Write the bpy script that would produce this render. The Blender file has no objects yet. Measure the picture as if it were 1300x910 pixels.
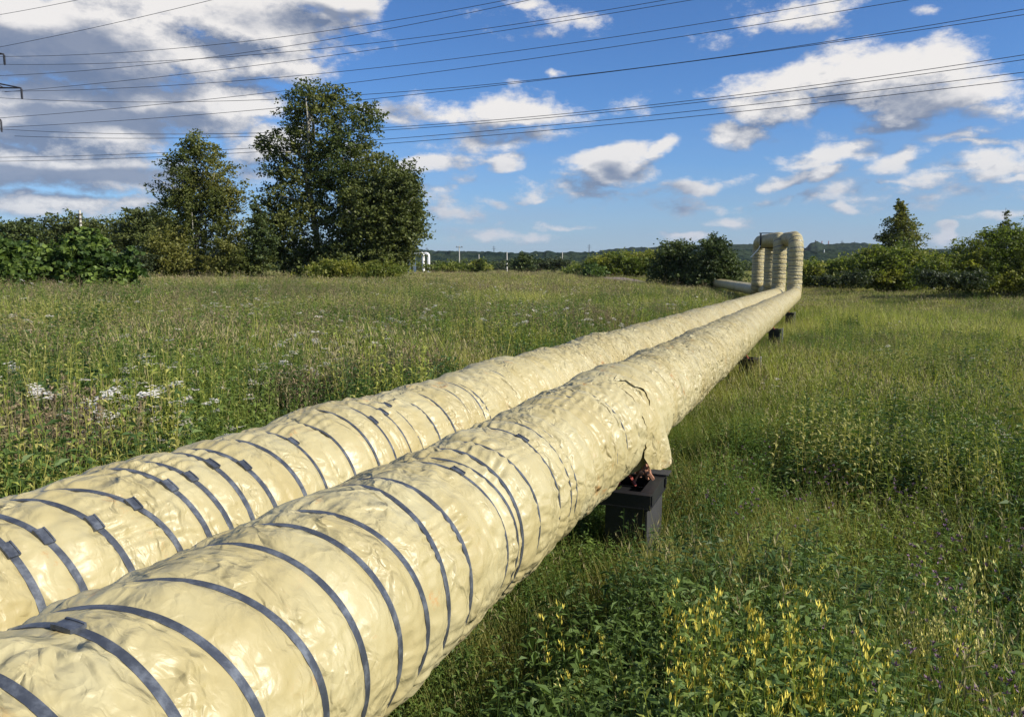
import bpy, math, random
import numpy as np
rng = np.random.default_rng(7); random.seed(7)
PI = math.pi
# ------------------------------------------------------------------ camera
sc = bpy.context.scene
COL = sc.collection
F, CX, CY, HY = 950.0, 650.0, 455.0, 333.0      # photograph measures: focal length, centre and horizon row
PITCH = math.atan((CY - HY) / F)
EYE = np.array([0.0, 0.0, 3.0])
cam_d = bpy.data.cameras.new('camera'); cam = bpy.data.objects.new('camera', cam_d); COL.objects.link(cam)
cam_d.sensor_width = 36; cam_d.lens = 36 * F / 1300; cam_d.clip_start = 0.05; cam_d.clip_end = 20000
cam.location = EYE; cam.rotation_euler = (PI/2 - PITCH, 0, 0); sc.camera = cam

def ray(x, y):
    vx, vy, vz = x - CX, CY - y, F
    v = np.array([vx, vz*math.cos(PITCH) + vy*math.sin(PITCH), -vz*math.sin(PITCH) + vy*math.cos(PITCH)])
    return v / np.linalg.norm(v)
def at(x, y, Y):
    v = ray(x, y); return EYE + v * (Y / v[1])

# ------------------------------------------------------------------ light
SUN_EL, SUN_AZ = math.radians(33), math.radians(114)      # azimuth clockwise from the camera's heading (+Y)
sd = bpy.data.lights.new('sun', 'SUN'); sun = bpy.data.objects.new('sun', sd); COL.objects.link(sun)
sd.energy = 4.9; sd.angle = math.radians(0.55); sd.color = (1.0, 0.93, 0.80)
sun.rotation_euler = (PI/2 - SUN_EL, 0, PI - SUN_AZ)
sc.view_settings.view_transform = 'Standard'; sc.view_settings.look = 'None'
sc.view_settings.exposure = 0.42; sc.view_settings.gamma = 1
sc.cycles.max_bounces = 6; sc.cycles.diffuse_bounces = 2; sc.cycles.glossy_bounces = 2
sc.cycles.transmission_bounces = 4; sc.cycles.transparent_max_bounces = 6
sc.cycles.caustics_reflective = False; sc.cycles.caustics_refractive = False

# ------------------------------------------------------------------ node helpers
class NT:
    def __init__(s, tree): s.t = tree; s.n = tree.nodes; s.l = tree.links
    def node(s, typ, **kw):
        nd = s.n.new(typ)
        for k, v in kw.items(): setattr(nd, k, v)
        return nd
    def put(s, sock, v):
        if hasattr(v, 'is_output'): s.l.new(v, sock)
        elif v is not None: sock.default_value = v
    def math(s, op, a, b=None, c=None, clamp=False):
        nd = s.node('ShaderNodeMath', operation=op, use_clamp=clamp)
        for i, v in enumerate((a, b, c)): s.put(nd.inputs[i], v)
        return nd.outputs[0]
    def vmath(s, op, a, b=None, c=None):
        nd = s.node('ShaderNodeVectorMath', operation=op)
        for i, v in enumerate((a, b, c)): s.put(nd.inputs[i], v)
        return nd.outputs['Value'] if op in ('LENGTH', 'DOT_PRODUCT') else nd.outputs[0]
    def noise(s, vec, scale, detail=4, rough=0.55, lac=2.0, typ='FBM'):
        nd = s.node('ShaderNodeTexNoise'); nd.noise_type = typ
        s.put(nd.inputs['Vector'], vec); s.put(nd.inputs['Scale'], scale); s.put(nd.inputs['Detail'], detail)
        s.put(nd.inputs['Roughness'], rough); s.put(nd.inputs['Lacunarity'], lac)
        return nd.outputs['Fac']
    def mix(s, f, a, b, blend='MIX'):
        nd = s.node('ShaderNodeMix', data_type='RGBA', blend_type=blend)
        s.put(nd.inputs[0], f); s.put(nd.inputs[6], a if hasattr(a, 'is_output') else (*a, 1)); s.put(nd.inputs[7], b if hasattr(b, 'is_output') else (*b, 1))
        return nd.outputs[2]
    def sstep(s, v, a, b, t0=0.0, t1=1.0):
        nd = s.node('ShaderNodeMapRange', interpolation_type='SMOOTHSTEP')
        s.put(nd.inputs[0], v); s.put(nd.inputs[1], a); s.put(nd.inputs[2], b); s.put(nd.inputs[3], t0); s.put(nd.inputs[4], t1)
        return nd.outputs[0]

# ------------------------------------------------------------------ world: sky and clouds
w = bpy.data.worlds.new('World'); sc.world = w; w.use_nodes = True
w.node_tree.nodes.clear(); N = NT(w.node_tree)
sky = N.node('ShaderNodeTexSky', sky_type='NISHITA', sun_disc=False)
sky.sun_elevation = SUN_EL; sky.sun_rotation = SUN_AZ; sky.altitude = 300; sky.air_density = 1.0; sky.dust_density = 0.4; sky.ozone_density = 2.5
# clouds: (x, y, rx, ry, weight) of the photograph's clouds, turned into directions
CL = [(120,50,270,95,1.3),(60,150,230,70,1.3),(300,25,170,42,1.1),(420,2,90,20,.9),(315,82,78,38,1.05),(255,140,110,45,1.0),(60,205,210,34,1.1),(330,190,70,34,.7),
      (70,255,130,22,.95),(160,250,50,18,.8),(15,238,40,14,.7),
      (655,146,95,24,.95),(565,150,110,24,.6),(640,185,120,22,.5),(545,214,45,16,.8),(628,209,44,13,.9),(590,272,75,16,.85),(640,255,50,10,.5),
      (772,208,72,24,1.1),(795,192,46,20,1.0),(826,182,20,16,.85),(800,130,30,16,.35),
      (885,222,46,14,.8),(985,222,44,15,.85),(1040,222,32,12,.8),(925,273,42,15,.85),(855,299,42,10,.8),(1060,196,80,11,.5),
      (1090,98,180,40,1.05),(1190,122,140,36,.95),(1270,145,80,32,.8),(985,140,75,26,.9),(925,168,55,18,.9),(1080,120,90,40,1.0),
      (1136,212,26,22,.85),(1195,186,60,15,.7),(1130,165,80,15,.6),(1250,215,80,18,.55),(1185,289,13,11,.9),(1240,175,60,14,.5),(1290,252,30,9,.6),
      (455,205,40,14,.6),(500,262,60,8,.5),(690,242,34,8,.6),(720,282,60,6,.5),(980,300,40,6,.5),(1230,195,90,10,.6),(1290,228,50,10,.6),(1150,238,60,8,.5),(1250,275,60,6,.5),(1000,15,110,24,.55),(1190,10,26,9,.6),(675,18,36,12,.6),(1080,270,22,9,.55),(750,238,140,13,.42),(1000,252,250,18,.40),(640,300,120,12,.42),(1180,250,140,16,.42),(710,30,90,18,.35),(720,98,20,7,.5)]
tc = N.node('ShaderNodeTexCoord'); G = tc.outputs['Generated']
sp = N.node('ShaderNodeSeparateXYZ'); N.l.new(G, sp.inputs[0])
az = N.math('ARCTAN2', sp.outputs[0], sp.outputs[1]); el = N.math('ARCSINE', sp.outputs[2])
cb = N.node('ShaderNodeCombineXYZ'); N.l.new(az, cb.inputs[0]); N.l.new(el, cb.inputs[1]); P0 = cb.outputs[0]
PV = N.vmath('MULTIPLY', G, (1, 1, 1.9))
def colnoise(vec, scale, detail):
    nd = N.node('ShaderNodeTexNoise'); N.put(nd.inputs['Vector'], vec); nd.inputs['Scale'].default_value = scale; nd.inputs['Detail'].default_value = detail
    return N.vmath('SUBTRACT', nd.outputs['Color'], (.5, .5, .5))
def density(P, PVo):
    wp = N.vmath('MULTIPLY_ADD', colnoise(PVo, 5.0, 2), (.13, .07, 0), P)
    wp = N.vmath('MULTIPLY_ADD', colnoise(PVo, 18.0, 2), (.045, .03, 0), wp)
    acc = None
    for (x, y, rx, ry, wt) in CL:
        v = ray(x, y); a0 = math.atan2(v[0], v[1]); e0 = math.asin(v[2])
        k = 1 + .0 * abs(a0); ax, ay = rx/F*math.cos(a0)*1.04, ry/F*1.04*math.cos(a0)
        q = N.vmath('MULTIPLY_ADD', wp, (1/ax, 1/ay, 0), (-a0/ax, -e0/ay, 0))
        ln = N.vmath('LENGTH', q)
        val = N.math('MULTIPLY_ADD', ln, -wt, wt)
        acc = val if acc is None else N.math('MAXIMUM', acc, val)
    # the same broken cumulus carries on all round, outside the frame
    aa = N.math('ABSOLUTE', az)
    out = N.math('ADD', N.sstep(aa, .78, 1.0), N.sstep(el, .50, .62), clamp=True)
    gen = N.math('MULTIPLY', N.math('SUBTRACT', N.noise(PVo, 2.3, 3), .52), 4.0)
    acc2 = N.math('MAXIMUM', acc, N.math('MULTIPLY_ADD', out, 3.0, -3.0))
    acc = N.math('MAXIMUM', acc, N.math('ADD', gen, N.math('MULTIPLY_ADD', out, 3.0, -3.0)))
    n1 = N.noise(PVo, 12.0, 10, .66)
    n2 = N.noise(PVo, 3.7, 2, .5)
    d = N.math('MULTIPLY_ADD', N.math('SUBTRACT', n1, .5), 2.2, acc)
    d = N.math('MULTIPLY_ADD', N.math('SUBTRACT', n2, .5), .5, d)
    return d
D0 = density(P0, PV)
off = (.020, .026, 0)
D1 = density(N.vmath('ADD', P0, off), N.vmath('ADD', PV, (.018, -.004, .045)))
alpha = N.sstep(D0, .03, .56)
lit = N.math('MULTIPLY_ADD', N.math('SUBTRACT', D0, D1), 1.5, .62, clamp=True)
# grey, thick undersides of the big mass on the left
DK = [(70,98,150,38,1.0),(40,45,170,36,.9),(120,222,190,18,1.2),(150,158,150,16,.7),(440,8,60,10,.7),(20,170,30,10,.5),(640,170,60,10,.7),(560,155,60,14,.6),(1200,150,120,20,.45),(800,218,50,8,.6),(380,30,60,20,.4),(700,260,500,30,.2)]
dacc = None
wp = N.vmath('MULTIPLY_ADD', colnoise(PV, 6.0, 3), (.16, .09, 0), P0)
for (x, y, rx, ry, wt) in DK:
    v = ray(x, y); a0 = math.atan2(v[0], v[1]); e0 = math.asin(v[2]); ax, ay = rx/F, ry/F
    val = N.math('MULTIPLY_ADD', N.vmath('LENGTH', N.vmath('MULTIPLY_ADD', wp, (1/ax, 1/ay, 0), (-a0/ax, -e0/ay, 0))), -wt, wt)
    dacc = val if dacc is None else N.math('MAXIMUM', dacc, val)
dark = N.sstep(N.math('MULTIPLY_ADD', N.math('SUBTRACT', N.noise(PV, 8.0, 7, .6), .5), 2.2, dacc), -.05, .55)
light = N.math('MULTIPLY', lit, N.math('MULTIPLY_ADD', dark, -.88, 1.0))
ccol = N.mix(light, (1.30, 1.66, 2.45), (7.0, 6.7, 6.35))
thin = N.math('MULTIPLY', alpha, .92)
skyc = N.mix(1.0, sky.outputs[0], (.45, .69, 1.01), 'MULTIPLY')
allc = N.mix(thin, skyc, ccol)
allc = N.mix(N.math('MULTIPLY', N.sstep(el, .22, .02, 0., .55), N.math('MULTIPLY_ADD', N.noise(N.vmath('MULTIPLY', G, (2.2, 2.2, 14.)), 1.6, 5, .6), 1.5, -.1, clamp=True)), allc, (2.5, 3.1, 4.35))
hz = N.sstep(el, .0, .10, .35, 0.0)
allc = N.mix(hz, allc, (2.9, 3.5, 4.7))
bg = N.node('ShaderNodeBackground'); N.l.new(allc, bg.inputs[0]); bg.inputs[1].default_value = 0.10
wo = N.node('ShaderNodeOutputWorld'); N.l.new(bg.outputs[0], wo.inputs[0])
w.cycles.sampling_method = 'MANUAL'; w.cycles.sample_map_resolution = 256

# ------------------------------------------------------------------ numpy noise and mesh helpers
def vnoise(p, seed=0):
    p = np.asarray(p, dtype=np.float64); i = np.floor(p).astype(np.int64); f = p - i; u = f*f*(3-2*f)
    r = 0
    for dx in (0, 1):
        for dy in (0, 1):
            for dz in (0, 1):
                h = (i[:, 0]+dx)*374761393 + (i[:, 1]+dy)*668265263 + (i[:, 2]+dz)*2147483647 + seed*1274126177
                h = (h ^ (h >> 13)) * 1274126177; h = (h ^ (h >> 16)) & 0xffffff
                wgt = (u[:, 0] if dx else 1-u[:, 0]) * (u[:, 1] if dy else 1-u[:, 1]) * (u[:, 2] if dz else 1-u[:, 2])
                r = r + wgt * (h / 0xffffff)
    return r * 2 - 1
def fbm(p, octv=3, seed=0):
    a, r = 1.0, 0
    for k in range(octv): r = r + a * vnoise(p * (2.03**k) + 17.3*k, seed+k); a *= .5
    return r / 1.6
def tri(x): return np.abs(2*(x-np.floor(x+.5)))
def ridge(p, octv=2, seed=0):
    a, r = 1.0, 0
    for k in range(octv): r = r + a * (1 - 2*np.abs(vnoise(p * (2.1**k) + 9.1*k, seed+k))); a *= .5
    return r / 1.5

def mesh_np(name, V, Fq, smooth=False):
    V = np.ascontiguousarray(V, dtype=np.float32); Fq = np.ascontiguousarray(Fq, dtype=np.int32)
    me = bpy.data.meshes.new(name); k = Fq.shape[1]
    me.vertices.add(len(V)); me.vertices.foreach_set('co', V.ravel())
    me.loops.add(Fq.size); me.loops.foreach_set('vertex_index', Fq.ravel())
    me.polygons.add(len(Fq)); me.polygons.foreach_set('loop_start', np.arange(0, Fq.size, k, dtype=np.int32))
    me.polygons.foreach_set('loop_total', np.full(len(Fq), k, dtype=np.int32))
    me.polygons.foreach_set('use_smooth', np.full(len(Fq), smooth))
    me.update(calc_edges=True)
    return me
class MB:
    """collects quads (numpy) for one mesh object"""
    def __init__(s): s.V = []; s.Fc = []; s.n = 0
    def add(s, V, Fc):
        V = np.asarray(V, float); Fc = np.asarray(Fc, int)
        if Fc.shape[1] == 3: Fc = np.concatenate([Fc, Fc[:, 2:3]], 1)
        s.V.append(V); s.Fc.append(Fc + s.n); s.n += len(V)
    def box(s, c, size, ax=None):
        c = np.array(c, float); h = np.array(size, float)/2
        A = np.eye(3) if ax is None else np.array(ax)
        V = [c + A.T @ (h*np.array([i, j, k])) for i in (-1, 1) for j in (-1, 1) for k in (-1, 1)]
        s.add(V, [(0,1,3,2),(4,6,7,5),(0,4,5,1),(2,3,7,6),(0,2,6,4),(1,5,7,3)])
    def tube(s, pts, rads, n=8, caps=True):
        pts = np.array(pts, float); rads = np.broadcast_to(rads, (len(pts),)); V = []
        T = np.gradient(pts, axis=0); T /= np.linalg.norm(T, axis=1)[:, None]
        a = np.array([0, 0, 1.0]) if abs(T[0][2]) < .9 else np.array([1.0, 0, 0])
        X = np.cross(T[0], a); X /= np.linalg.norm(X)
        for k in range(len(pts)):
            X = X - T[k]*(X@T[k]); X /= np.linalg.norm(X); Y = np.cross(T[k], X)
            th = np.linspace(0, 2*PI, n, endpoint=False)
            V.append(pts[k] + rads[k]*(np.cos(th)[:, None]*X + np.sin(th)[:, None]*Y))
        V = np.concatenate(V); Fc = []
        for k in range(len(pts)-1):
            for j in range(n): Fc.append((k*n+j, k*n+(j+1) % n, (k+1)*n+(j+1) % n, (k+1)*n+j))
        m = len(V)
        if caps:
            V = np.concatenate([V, [pts[0]], [pts[-1]]])
            for j in range(n): Fc.append((m, (j+1) % n, j, j)); b = (len(pts)-1)*n; Fc.append((m+1, b+j, b+(j+1) % n, b+(j+1) % n))
        s.add(V, Fc)
    def obj(s, name, mat, parent=None, smooth=False):
        V = np.concatenate(s.V); Fc = np.concatenate(s.Fc)
        return link(name, build_mixed(name, V, Fc, smooth), mat, parent)
def build_mixed(name, V, Fc, smooth):
    tri = Fc[:, 2] == Fc[:, 3]
    if not tri.any(): return mesh_np(name, V, Fc, smooth)
    if tri.all(): return mesh_np(name, V, Fc[:, :3], smooth)
    me = bpy.data.meshes.new(name)
    L = np.concatenate([Fc[~tri].ravel(), Fc[tri][:, :3].ravel()]).astype(np.int32)
    tot = np.concatenate([np.full((~tri).sum(), 4), np.full(tri.sum(), 3)]).astype(np.int32)
    st = np.concatenate([[0], np.cumsum(tot)[:-1]]).astype(np.int32)
    me.vertices.add(len(V)); me.vertices.foreach_set('co', np.ascontiguousarray(V, np.float32).ravel())
    me.loops.add(len(L)); me.loops.foreach_set('vertex_index', L)
    me.polygons.add(len(tot)); me.polygons.foreach_set('loop_start', st); me.polygons.foreach_set('loop_total', tot)
    me.polygons.foreach_set('use_smooth', np.full(len(tot), smooth)); me.update(calc_edges=True)
    return me
def link(name, me, mat, parent=None):
    o = bpy.data.objects.new(name, me); COL.objects.link(o)
    if mat is not None: me.materials.append(mat)
    if parent is not None: o.parent = parent; o.matrix_parent_inverse.identity(); o.location = -parent.location
    return o
def thing(name, label, cat, loc=(0, 0, 0), group=None):
    o = bpy.data.objects.new(name, None); COL.objects.link(o); o.location = loc; o.empty_display_size = .2
    o['label'] = label; o['category'] = cat
    if group: o['group'] = group
    return o
def tag(o, label, cat=None, group=None, kind=None):
    if label: o['label'] = label
    if cat: o['category'] = cat
    if group: o['group'] = group
    if kind: o['kind'] = kind
    return o

# ------------------------------------------------------------------ materials
def mat(name):
    m = bpy.data.materials.new(name); m.use_nodes = True; m.node_tree.nodes.clear(); n = NT(m.node_tree)
    out = n.node('ShaderNodeOutputMaterial'); return m, n, out
def pbr(n, out, col, rough=.6, spec=.5, metal=0, bump=None, bstr=.3, bdist=.01, coat=0):
    b = n.node('ShaderNodeBsdfPrincipled'); n.put(b.inputs['Base Color'], col if hasattr(col, 'is_output') else (*col, 1))
    n.put(b.inputs['Roughness'], rough); b.inputs['Specular IOR Level'].default_value = spec; n.put(b.inputs['Metallic'], metal)
    b.inputs['Coat Weight'].default_value = coat
    if bump is not None:
        bp = n.node('ShaderNodeBump'); bp.inputs['Strength'].default_value = bstr; bp.inputs['Distance'].default_value = bdist
        n.l.new(bump, bp.inputs['Height']); n.l.new(bp.outputs[0], b.inputs['Normal'])
    n.l.new(b.outputs[0], out.inputs[0]); return b
def plain(name, col, rough=.6, metal=0, var=.25, scale=8, spec=.5):
    m, n, out = mat(name); g = n.node('ShaderNodeNewGeometry').outputs['Position']
    nz = n.noise(g, scale, 5)
    c = n.mix(nz, tuple(x*(1-var) for x in col), tuple(x*(1+var) for x in col))
    pbr(n, out, c, rough, spec, metal, bump=n.noise(g, scale*6, 3), bstr=.2); return m
def leafmat(name, dark, light, yellow=None, trans=.35, patch=.05, isl=True, inst=False, rough=.55, patch2=None, spec=.3):
    """leaf colours vary leaf by leaf and by patches of the meadow / crown"""
    m, n, out = mat(name); geo = n.node('ShaderNodeNewGeometry'); pos = geo.outputs['Position']
    r = geo.outputs['Random Per Island']
    if inst: r = n.math('MULTIPLY_ADD', n.node('ShaderNodeObjectInfo').outputs['Random'], .5, n.math('MULTIPLY', r, .5))
    pn = n.sstep(n.noise(pos, patch, 3), .35, .65)
    f = n.math('MULTIPLY_ADD', r, .6, n.math('MULTIPLY', pn, .4))
    c = n.mix(f, dark, light)
    if yellow is not None:
        pm = n.sstep(n.noise(n.vmath('ADD', pos, (37., 11., 3.)), patch2 or patch*2, 4), .44, .62)
        c = n.mix(n.math('MULTIPLY', pm, n.math('MULTIPLY_ADD', r, .6, .4)), c, yellow)
    b = n.node('ShaderNodeBsdfPrincipled'); n.l.new(c, b.inputs['Base Color']); b.inputs['Roughness'].default_value = rough; b.inputs['Specular IOR Level'].default_value = spec
    tr = n.node('ShaderNodeBsdfTranslucent'); n.l.new(n.mix(1.0, c, (1.15, 1.25, .6), 'MULTIPLY'), tr.inputs[0])
    mx = n.node('ShaderNodeMixShader'); mx.inputs[0].default_value = trans
    n.l.new(b.outputs[0], mx.inputs[1]); n.l.new(tr.outputs[0], mx.inputs[2]); n.l.new(mx.outputs[0], out.inputs[0])
    return m

DV_FILM = ray(1045, 350)
def film_material():
    m, n, out = mat('cream_film'); tcn = n.node('ShaderNodeTexCoord').outputs['Object']
    geo = n.node('ShaderNodeNewGeometry')
    big = n.noise(tcn, 1.6, 4); mid = n.noise(tcn, 7, 5, .6); fine = n.noise(tcn, 38, 4, .6)
    c = n.mix(n.sstep(big, .3, .7), (.385, .322, .155), (.45, .40, .228))
    c = n.mix(n.sstep(mid, .45, .8, 0, .5), c, (.38, .31, .135))
    c = n.mix(n.sstep(n.noise(tcn, 2.7, 6, .7), .62, .74, 0, .55), c, (.38, .23, .075))      # rusty yellow stains
    rust = n.math('MULTIPLY', n.sstep(n.noise(tcn, 5.5, 8, .75), .57, .68), n.sstep(n.noise(n.vmath('ADD', tcn, (5., 2., 1.)), 1.3, 2), .50, .60))
    c = n.mix(n.math('MULTIPLY', rust, .65), c, (.42, .20, .06))
    c = n.mix(n.sstep(n.noise(n.vmath('MULTIPLY', tcn, (9, 9, 9)), 1.0, 8, .8), .60, .9, 0, .35), c, (.42, .36, .25))   # dust and scuffs
    wv = n.vmath('MULTIPLY_ADD', colv(n, tcn, 3.0), (.22, .22, .22), tcn); wv = n.vmath('MULTIPLY_ADD', colv(n, tcn, 11.0), (.035, .035, .035), wv)
    def vor(v, sc_, feat='F1'):
        nd = n.node('ShaderNodeTexVoronoi', feature=feat); n.put(nd.inputs['Vector'], v); nd.inputs['Scale'].default_value = sc_; return nd.outputs['Distance']
    v1, v2, v3 = vor(wv, 5.5), vor(n.vmath('ADD', wv, (2., 3., 4.)), 11.0), vor(n.vmath('ADD', wv, (5., 1., 2.)), 24.0)
    msk = n.sstep(n.noise(tcn, 2.2, 3), .38, .62, .25, 1.0)
    def facet(v, sc_):      # a crumpled sheet: every cell tilts its own way, sharp folds where cells meet
        a_ = n.node('ShaderNodeTexVoronoi', feature='F1'); e_ = n.node('ShaderNodeTexVoronoi', feature='DISTANCE_TO_EDGE')
        for q in (a_, e_): n.put(q.inputs['Vector'], v); q.inputs['Scale'].default_value = sc_
        d_ = n.vmath('SUBTRACT', v, a_.outputs['Position'])
        t_ = n.vmath('DOT_PRODUCT', d_, n.vmath('SUBTRACT', a_.outputs['Color'], (.5, .5, .5)))
        return n.math('MULTIPLY', n.math('MULTIPLY', t_, sc_), n.sstep(e_.outputs['Distance'], 0.0, .22))
    ax_ = n.vmath('SCALE', tuple(DV_FILM)); n.put(ax_.node.inputs['Scale'], n.math('MULTIPLY', n.vmath('DOT_PRODUCT', wv, tuple(DV_FILM)), .8))
    st1 = n.vmath('ADD', wv, ax_)
    h = n.math('MULTIPLY_ADD', v2, .08, n.math('MULTIPLY', v1, .12))
    h = n.math('MULTIPLY_ADD', facet(st1, 4.2), 1.9, h); h = n.math('MULTIPLY_ADD', facet(n.vmath('ADD', st1, (3., 1., 6.)), 9.5), .62, h); h = n.math('MULTIPLY_ADD', facet(n.vmath('ADD', st1, (1., 8., 2.)), 23.0), .13, h)
    al_ = n.vmath('DOT_PRODUCT', wv, tuple(DV_FILM)); a2 = n.vmath('SCALE', tuple(DV_FILM)); n.put(a2.node.inputs['Scale'], n.math('MULTIPLY', al_, 3.2))
    rg_ = n.math('ABSOLUTE', n.math('SUBTRACT', n.noise(n.vmath('ADD', wv, a2), 4.0, 4, .55), .5))
    h = n.math('MULTIPLY', n.math('MULTIPLY_ADD', v3, .16, h), msk)
    h = n.math('MULTIPLY_ADD', n.math('MULTIPLY', rg_, -3.2), n.sstep(al_, 6.5, 12.0, .02, 1.0), h)
    h = n.math('MULTIPLY_ADD', fine, .025, h)
    b = pbr(n, out, c, n.math('MULTIPLY_ADD', mid, .20, .32), .42, bump=h, bstr=1.0, bdist=.036)
    return m
def colv(n, v, s):
    nd = n.node('ShaderNodeTexNoise'); n.put(nd.inputs['Vector'], v); nd.inputs['Scale'].default_value = s; return nd.outputs['Color']
M_film = film_material()
def strap_material():
    m, n, out = mat('strap_steel'); p = n.node('ShaderNodeNewGeometry').outputs['Position']
    nz = n.noise(p, 14, 6, .65)
    c = n.mix(n.sstep(nz, .4, .75), (.075, .085, .105), (.20, .22, .25))
    pbr(n, out, c, n.math('MULTIPLY_ADD', nz, .3, .32), .5, .55, bump=n.noise(p, 90, 3), bstr=.25, bdist=.003); return m
M_strap = strap_material()
M_black = plain('black_paint', (.018, .018, .02), .45, 0, .4, 5)
M_steel = plain('dull_grey_steel', (.06, .06, .065), .5, .3, .35, 9)
M_rust = plain('red_primer', (.30, .055, .04), .7, 0, .4, 14)
M_conc = plain('pale_concrete', (.50, .48, .43), .85, 0, .25, 3)
M_white = plain('white_paint', (.8, .79, .76), .6, 0, .08, 2)
M_wire = plain('dark_wire', (.035, .04, .05), .6, .2, .1, 1)
M_tower = plain('tower_steel', (.05, .05, .06), .6, .4, .2, 1)
M_wood = plain('dark_weathered_wood', (.09, .075, .06), .9, 0, .3, 3)
M_birch = plain('pale_bark', (.33, .31, .27), .85, 0, .35, 3)
M_bark = plain('brown_bark', (.09, .07, .05), .9, 0, .35, 4)
M_wool = plain('torn_insulation', (.32, .16, .10), 1.0, 0, .6, 30)
M_gravel = plain('pinkish_gravel', (.19, .15, .135), .95, 0, .3, 2)

# ------------------------------------------------------------------ frame of the pipeline
DV = ray(1045, 350); RV = np.cross(DV, [0, 0, 1.0]); RV /= np.linalg.norm(RV); UV = np.cross(RV, DV)
C_R = EYE + RV*-1.986 + UV*-1.509; C_L = EYE + RV*-3.278 + UV*-1.509
SLOPE = -DV[2]/math.hypot(DV[0], DV[1]); DH = DV[:2]/np.linalg.norm(DV[:2])
def smooth(a, b, x): t = np.clip((x-a)/(b-a), 0, 1); return t*t*(3-2*t)
def ground(X, Y):
    X = np.asarray(X, float); Y = np.asarray(Y, float)
    t = X*DH[0] + Y*DH[1]
    z = -SLOPE*np.clip(t, -30, 68)
    u = X*RV[0] + Y*RV[1]
    z = z + 1.45*smooth(8, 42, -u)*(1-smooth(112, 240, Y))*(.58+.42*smooth(48, 88, Y)) + 1.0*smooth(6, 40, u+2)*(1-smooth(130, 260, Y))
    z = z + .10*np.sin(X*.21+1.3)*np.cos(Y*.17) * smooth(4, 20, np.hypot(X, Y))
    return z

# ------------------------------------------------------------------ ground sheet, hills
def polar_sheet(name, radii, az0, az1, na, hfun, m, label):
    A = np.linspace(az0, az1, na); RR, AA = np.meshgrid(radii, A, indexing='ij')
    X = RR*np.sin(AA); Y = RR*np.cos(AA); Z = hfun(X, Y, RR, AA)
    V = np.stack([X, Y, Z], -1).reshape(-1, 3); nr = len(radii)
    i, j = np.meshgrid(np.arange(nr-1), np.arange(na-1), indexing='ij'); b = (i*na+j).ravel()
    Fc = np.stack([b, b+1, b+na+1, b+na], -1)[:, ::-1]
    o = link(name, mesh_np(name, V, Fc, True), m); tag(o, label, kind='structure'); return o
m, n, out = mat('meadow_soil'); p = n.node('ShaderNodeNewGeometry').outputs['Position']
c = n.mix(n.sstep(n.noise(p, 1.3, 6, .65), .35, .65), (.035, .038, .016), (.075, .075, .03))
c = n.mix(n.sstep(n.noise(p, .035, 4), .42, .6), c, (.15, .135, .065))
dist = n.sstep(n.vmath('LENGTH', p), 180, 500)
c = n.mix(dist, c, n.mix(n.sstep(n.noise(p, .012, 5), .4, .6), (.045, .06, .025), (.13, .13, .05)))
pbr(n, out, c, .95, .1, bump=n.noise(p, 6, 5), bstr=.6, bdist=.08); M_soil = m
rad = np.concatenate([[0.05], np.geomspace(1.0, 9000, 150)])
polar_sheet('ground', rad, -PI, PI, 241, lambda X, Y, R_, A_: ground(X, Y), M_soil, 'weedy soil of the meadow reaching to the horizon')
m, n, out = mat('far_forest'); p = n.node('ShaderNodeNewGeometry').outputs['Position']
c = n.mix(n.sstep(n.noise(p, .02, 6, .7), .38, .62), (.014, .028, .024), (.035, .052, .032))
pbr(n, out, c, 1, .0, bump=n.noise(p, .12, 5), bstr=1, bdist=6); M_far = m
def ridge_profile(pts, base):
    xs = [math.atan2(ray(x, HY)[0], ray(x, HY)[1]) for x, _ in pts]; ys = [(HY-y) for _, y in pts]
    def h(X, Y, R_, A_):
        prof = np.interp(A_, xs, ys)
        Rp = base*1.25; k = smooth(base, Rp, R_) * (1 - .7*smooth(Rp, base*1.8, R_))
        top = prof/950/np.cos(np.clip(A_, -1.1, 1.1)) * Rp * np.cos(A_)*1.0 + 4
        P = np.stack([X/16, Y/16, X*0], -1).reshape(-1, 3)
        nz = np.abs(vnoise(P, 5)).reshape(X.shape)*6*k + (fbm(np.stack([X/170, Y/170, X*0], -1).reshape(-1, 3), 3, 9)).reshape(X.shape)*7*k
        return -1.3 + top*k + nz
    return h
pr_a = [(-900,8),(-100,16),(300,14),(520,15),(560,13),(600,13),(660,10),(700,9),(740,12),(800,17),(850,18),(905,19),(940,19),(1000,16),(1022,14),(1028,20),(1036,22),(1046,19),(1070,21),(1100,21),(1125,18),(1170,12),(1300,10),(1800,8)]
polar_sheet('hills', np.concatenate([np.linspace(1500, 2300, 60), np.linspace(2330, 4200, 14)]), -1.25, 1.25, 1100, ridge_profile([(x, HY-v) for x, v in pr_a], 1600), M_far, 'dark wooded ridge along the horizon')
pr_b = [(-900,6),(200,6),(520,9),(600,8),(660,7),(730,7),(800,9),(900,10),(1000,7),(1060,10),(1110,9),(1200,5),(1800,5)]
polar_sheet('hills', np.concatenate([np.linspace(800, 1150, 40), np.linspace(1170, 1700, 6)]), -1.25, 1.25, 900, ridge_profile([(x, HY-v) for x, v in pr_b], 820), M_far, 'lower wooded slope in front of the dark ridge')

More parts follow.
